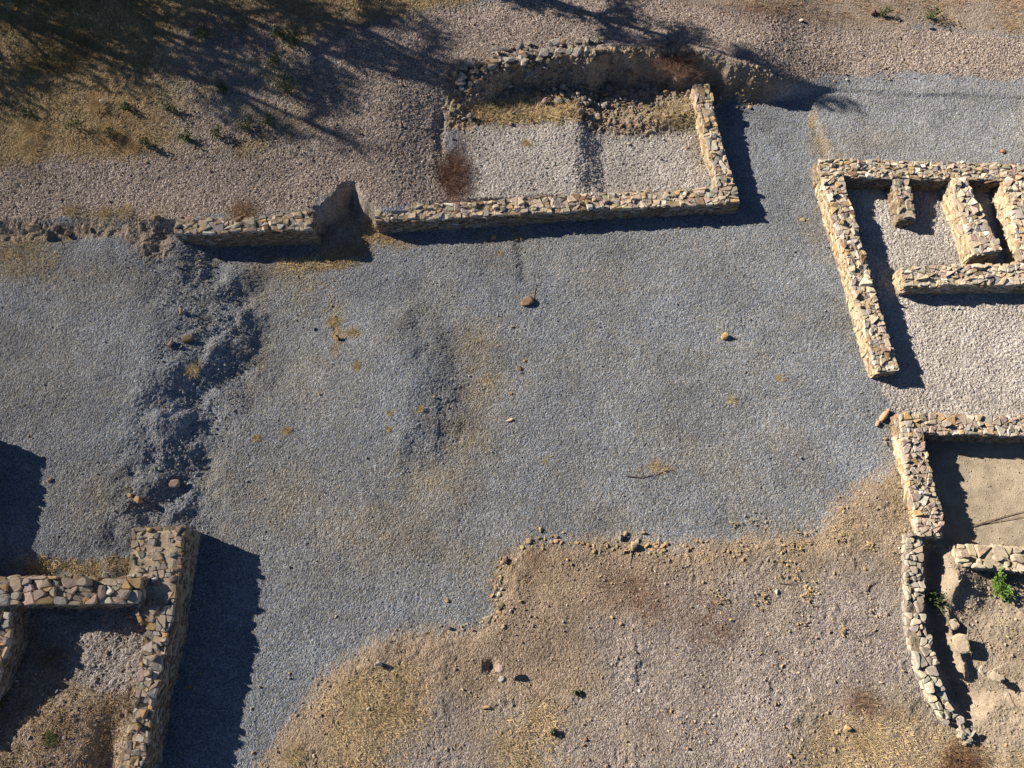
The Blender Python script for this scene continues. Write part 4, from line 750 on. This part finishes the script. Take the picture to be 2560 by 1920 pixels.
weed('dark green plant growing at the foot of the loose stone line', 2330, 1500, .7, 831, GREENS, 10, 'plant', 'leafy_plant', .06, 20)
weed('yellow green sprig on the loose stone line', 2292, 1466, .25, 832, [((.26, .26, .08), 3)], 4, 'plant', 'leafy_plant', .05, 12)
tuft('round moss green cushion plant in the corner room', 128, 1840, .4, 833, [((.10, .14, .04), 3), ((.16, .18, .06), 2)], 'cushion_plant', 'plant', 260)
tuft('fine dry grass clump in the shade of the corner room', 120, 1640, .8, 834, [((.24, .20, .12), 3), ((.34, .27, .16), 2)], 'grass_tuft', 'grass tuft', 160)

# dead leaves and twigs
def dead_leaves():
    r = np.random.default_rng(900); V = []; F = []; C = []; k = 0
    for u, v, s, n in [(2015, 1485, .22, 34), (2175, 1358, .13, 22), (1985, 1365, .2, 26), (1850, 1370, .18, 18), (1905, 1500, .25, 20), (1800, 1490, .3, 26), (1960, 1420, .35, 22), (1890, 1300, .25, 14), (2000, 1335, .3, 18), (2090, 1340, .3, 20), (1840, 1310, .1, 8), (2110, 1580, .12, 18), (1990, 1440, .2, 14), (2100, 1270, .25, 14)]:
        x, y, z = at(u, v)
        for _ in range(n):
            px, py = x + r.normal(0, s * .5), y + r.normal(0, s * .5); pz = float(zt(px, py)) + .02 + r.uniform(0, .03); a = r.uniform(0, 6.28); l = r.uniform(.05, .11); w_ = l * .42; t = r.uniform(-.02, .03)
            ca, sa = math.cos(a), math.sin(a); V += [(px - ca * l / 2, py - sa * l / 2, pz + .02), (px - sa * w_ / 2, py + ca * w_ / 2, pz + t), (px + ca * l / 2, py + sa * l / 2, pz + .025), (px + sa * w_ / 2, py - ca * w_ / 2, pz - .01)]
            F.append([k, k + 1, k + 2]); F.append([k, k + 2, k + 3]); k += 4; C += [np.array((.56, .43, .24)) * r.uniform(.7, 1.15)] * 4
    o = link(bpy.data.objects.new('fallen_leaves', np_mesh('fallen_leaves', np.array(V), np.array(F), np.array(C), M_GRASS))); tag(o, 'curled tan fallen leaves strewn over the earth at right', kind='stuff')
dead_leaves()
def twig(label, pts, w_, tint=(.16, .11, .08)):
    P = [at(u, v) for u, v in pts]; x0, y0, z0 = P[0]; mb = MB(); V = []; n = 5
    for i, (x, y, z) in enumerate(P):
        a = P[max(i - 1, 0)]; b = P[min(i + 1, len(P) - 1)]; d = Vector((b[0] - a[0], b[1] - a[1], 0)).normalized(); s = Vector((-d.y, d.x, 0)); r_ = w_ * (1 - .6 * i / (len(P) - 1))
        for k in range(n): V.append(tuple(Vector((x - x0, y - y0, z - z0 + .03)) + s * r_ * math.cos(6.283 * k / n) + Vector((0, 0, r_ * math.sin(6.283 * k / n)))))
    F = [[i * n + k, i * n + (k + 1) % n, (i + 1) * n + (k + 1) % n, (i + 1) * n + k] for i in range(len(P) - 1) for k in range(n)]
    F += [list(range(n))[::-1], [(len(P) - 1) * n + k for k in range(n)]]
    mb.add(V, F, tint); o = mb.build('twig', M_BARK); o.location = (x0, y0, z0); tag(o, label, 'twig')
twig('dark twig lying under the straw tuft on the lower gravel', [(1565, 1190), (1600, 1194), (1640, 1186), (1680, 1172)], .014)
twig('crooked dark stick on the earth left of the loose stone line', [(2166, 1478), (2172, 1464), (2190, 1454)], .016)
twig('short straight stick on the earth right of the red patch', [(1945, 1458), (1972, 1461), (2000, 1457)], .012)
twig('thin long crease across the sand of the excavated room, modelled as a dark rod', [(2430, 1316), (2480, 1300), (2560, 1278), (2620, 1262)], .013)  # a fold in the floor covering, built as a dark rod
twig('second thin crease running under the first across the sand, modelled as a dark rod', [(2440, 1312), (2500, 1302), (2560, 1292), (2600, 1290)], .011)  # second fold in the floor covering, also built as a dark rod
twig('thin dark branch on the sandy ground at the right edge', [(2520, 1732), (2535, 1765), (2548, 1775)], .012)

# broken clay vessel by the wall corner: body of one piece turned on a wheel, and its neck lying beside it
def lathe(prof, n=18):
    V = []; F = []
    for z, r_ in prof: V += [(r_ * math.cos(6.283 * k / n), r_ * math.sin(6.283 * k / n), z) for k in range(n)]
    F = [[i * n + k, i * n + (k + 1) % n, (i + 1) * n + (k + 1) % n, (i + 1) * n + k] for i in range(len(prof) - 1) for k in range(n)]
    return V, F + [list(range(n))[::-1], [(len(prof) - 1) * n + k for k in range(n)]]
x, y, z = at(2206, 1043); root = empty('clay_vessel', (x, y, z + .07), 0); tag(root, 'orange clay vessel lying on its side by the lower wall corner', 'clay vessel')
mb = MB(); V, F = lathe([(-.15, .035), (-.13, .055), (-.06, .072), (.05, .075), (.12, .062), (.155, .03)]); mb.add(V, F, (.62, .40, .26)); b_ = mb.build('body', M_CLAY, root, True)
mb = MB(); V, F = lathe([(.15, .03), (.19, .034), (.205, .044), (.235, .046), (.235, .03), (.2, .022)]); mb.add(V, F, (.58, .37, .24)); n_ = mb.build('neck', M_CLAY, root, True)
root.rotation_euler = (0, R(90), R(48))
x, y, z = at(2192, 1060); mb = MB(); V, F = lathe([(-.08, .03), (-.05, .045), (.0, .05), (.05, .043), (.08, .028)]); mb.add(V, F, (.58, .36, .23)); o = mb.build('clay_shard', M_CLAY, None, True); o.location = (x, y, z + .045); o.rotation_euler = (0, R(90), R(60)); tag(o, 'smaller orange clay piece lying at the end of the clay vessel', 'clay shard')

# ------------------------------------------------------------------ trees beyond the frame whose shade falls on the slope and terrace
def tube(mb, pts, rad, tint, n=7):
    V = []
    for i, p in enumerate(pts):
        a = Vector(pts[max(i - 1, 0)]); b = Vector(pts[min(i + 1, len(pts) - 1)]); d = (b - a).normalized(); s = d.cross(Vector((.3, .9, .1))).normalized(); t = d.cross(s)
        for k in range(n): V.append(tuple(Vector(p) + (s * math.cos(6.283 * k / n) + t * math.sin(6.283 * k / n)) * rad[i]))
    mb.add(V, [[i * n + k, i * n + (k + 1) % n, (i + 1) * n + (k + 1) % n, (i + 1) * n + k] for i in range(len(pts) - 1) for k in range(n)], tint)
def tree(label, x, y, hgt, rad, seed, nl=5200, limbs=9, leaf=.16, low=.35):
    r = np.random.default_rng(seed); z = float(zt(min(max(x, X0), X1), min(max(y, Y0), Y1))) - .1; root = empty('tree', (x, y, z)); tag(root, label, 'tree')
    mb = MB(); tp = [(0, 0, 0)]; 
    for k in range(1, 6): tp.append((tp[-1][0] + r.normal(0, .10), tp[-1][1] + r.normal(0, .10), hgt * .8 * k / 5))
    tube(mb, tp, [hgt * .028 * (1 - .16 * k) for k in range(6)], (.13, .10, .07)); V = []; F = []; C = []; k0 = 0; lm = MB()
    for l in range(limbs):
        a = 6.283 * l / limbs * 2.4 + r.normal(0, .4); f = low + (1 - low) * (l + .5) / limbs; i = min(4, int(f * .8 * 5 / .8 * .8)); b = Vector(tp[min(5, max(1, round(f * 5)))]) * 1.0
        L_ = rad * (1.15 - .6 * f) * r.uniform(.75, 1.2); e = b + Vector((math.cos(a) * L_, math.sin(a) * L_, L_ * r.uniform(.15, .6))); m_ = b.lerp(e, .5) + Vector((0, 0, .12 * L_))
        tube(lm, [tuple(b), tuple(m_), tuple(e)], [hgt * .012, hgt * .008, hgt * .003], (.13, .10, .07), 5)
        for c, q, rd in ((e, .5, .34), (m_.lerp(e, .5), .3, .28), (m_, .2, .22)): k0 = leafy(V, F, C, r, tuple(c), int(nl / limbs * q), rad * rd, leaf, GREENS, k0)
    mb.build('trunk', M_BARK, root); lm.build('limbs', M_BARK, root); link(bpy.data.objects.new('crown', np_mesh('crown', np.array(V), np.array(F), np.array(C), M_LEAF)), root); return root
def shade(label, u, v, hc, rad, seed, nl, limbs, hgt=None, low=.35, leaf=.15):
    x, y, z = at(u, v); k = hc / math.tan(R(SUN_EL))
    tree(label, x - k * math.cos(R(SUN_AZ)), y + k * math.sin(R(SUN_AZ)), hgt or hc * 1.3, rad, seed, nl, limbs, leaf, low)
shade('dense spreading tree beyond the upper left corner, shading the slope', 130, 85, 3.7, 2.4, 1001, 4200, 13)
shade('broad tree beyond the top edge, second from the left', 390, 30, 3.6, 1.8, 1002, 2300, 11)
shade('low tree beyond the left edge whose shade reaches the straw slope', 0, 215, 3.8, 1.3, 1003, 1500, 9)
shade('tall open tree whose shade falls on the right end of the slope', 610, 165, 5.2, 1.6, 1004, 2500, 11)
shade('tall thin tree whose shade touches the round dark green bush', 690, 270, 6.6, 1.5, 1005, 2300, 11, low=.55)
shade('open tree whose shade crosses the bend of the terrace', 850, 150, 5.6, 1.7, 1006, 2800, 12, low=.5)
shade('sparse tree behind the slope nearest the terrace top', 970, 100, 4.8, 1.4, 1007, 3000, 11, low=.4)
shade('slender leaning tree behind the terrace nearest the scarp', 1700, 105, 5.6, 1.15, 1008, 4800, 16, hgt=7.7, low=.3, leaf=.13)
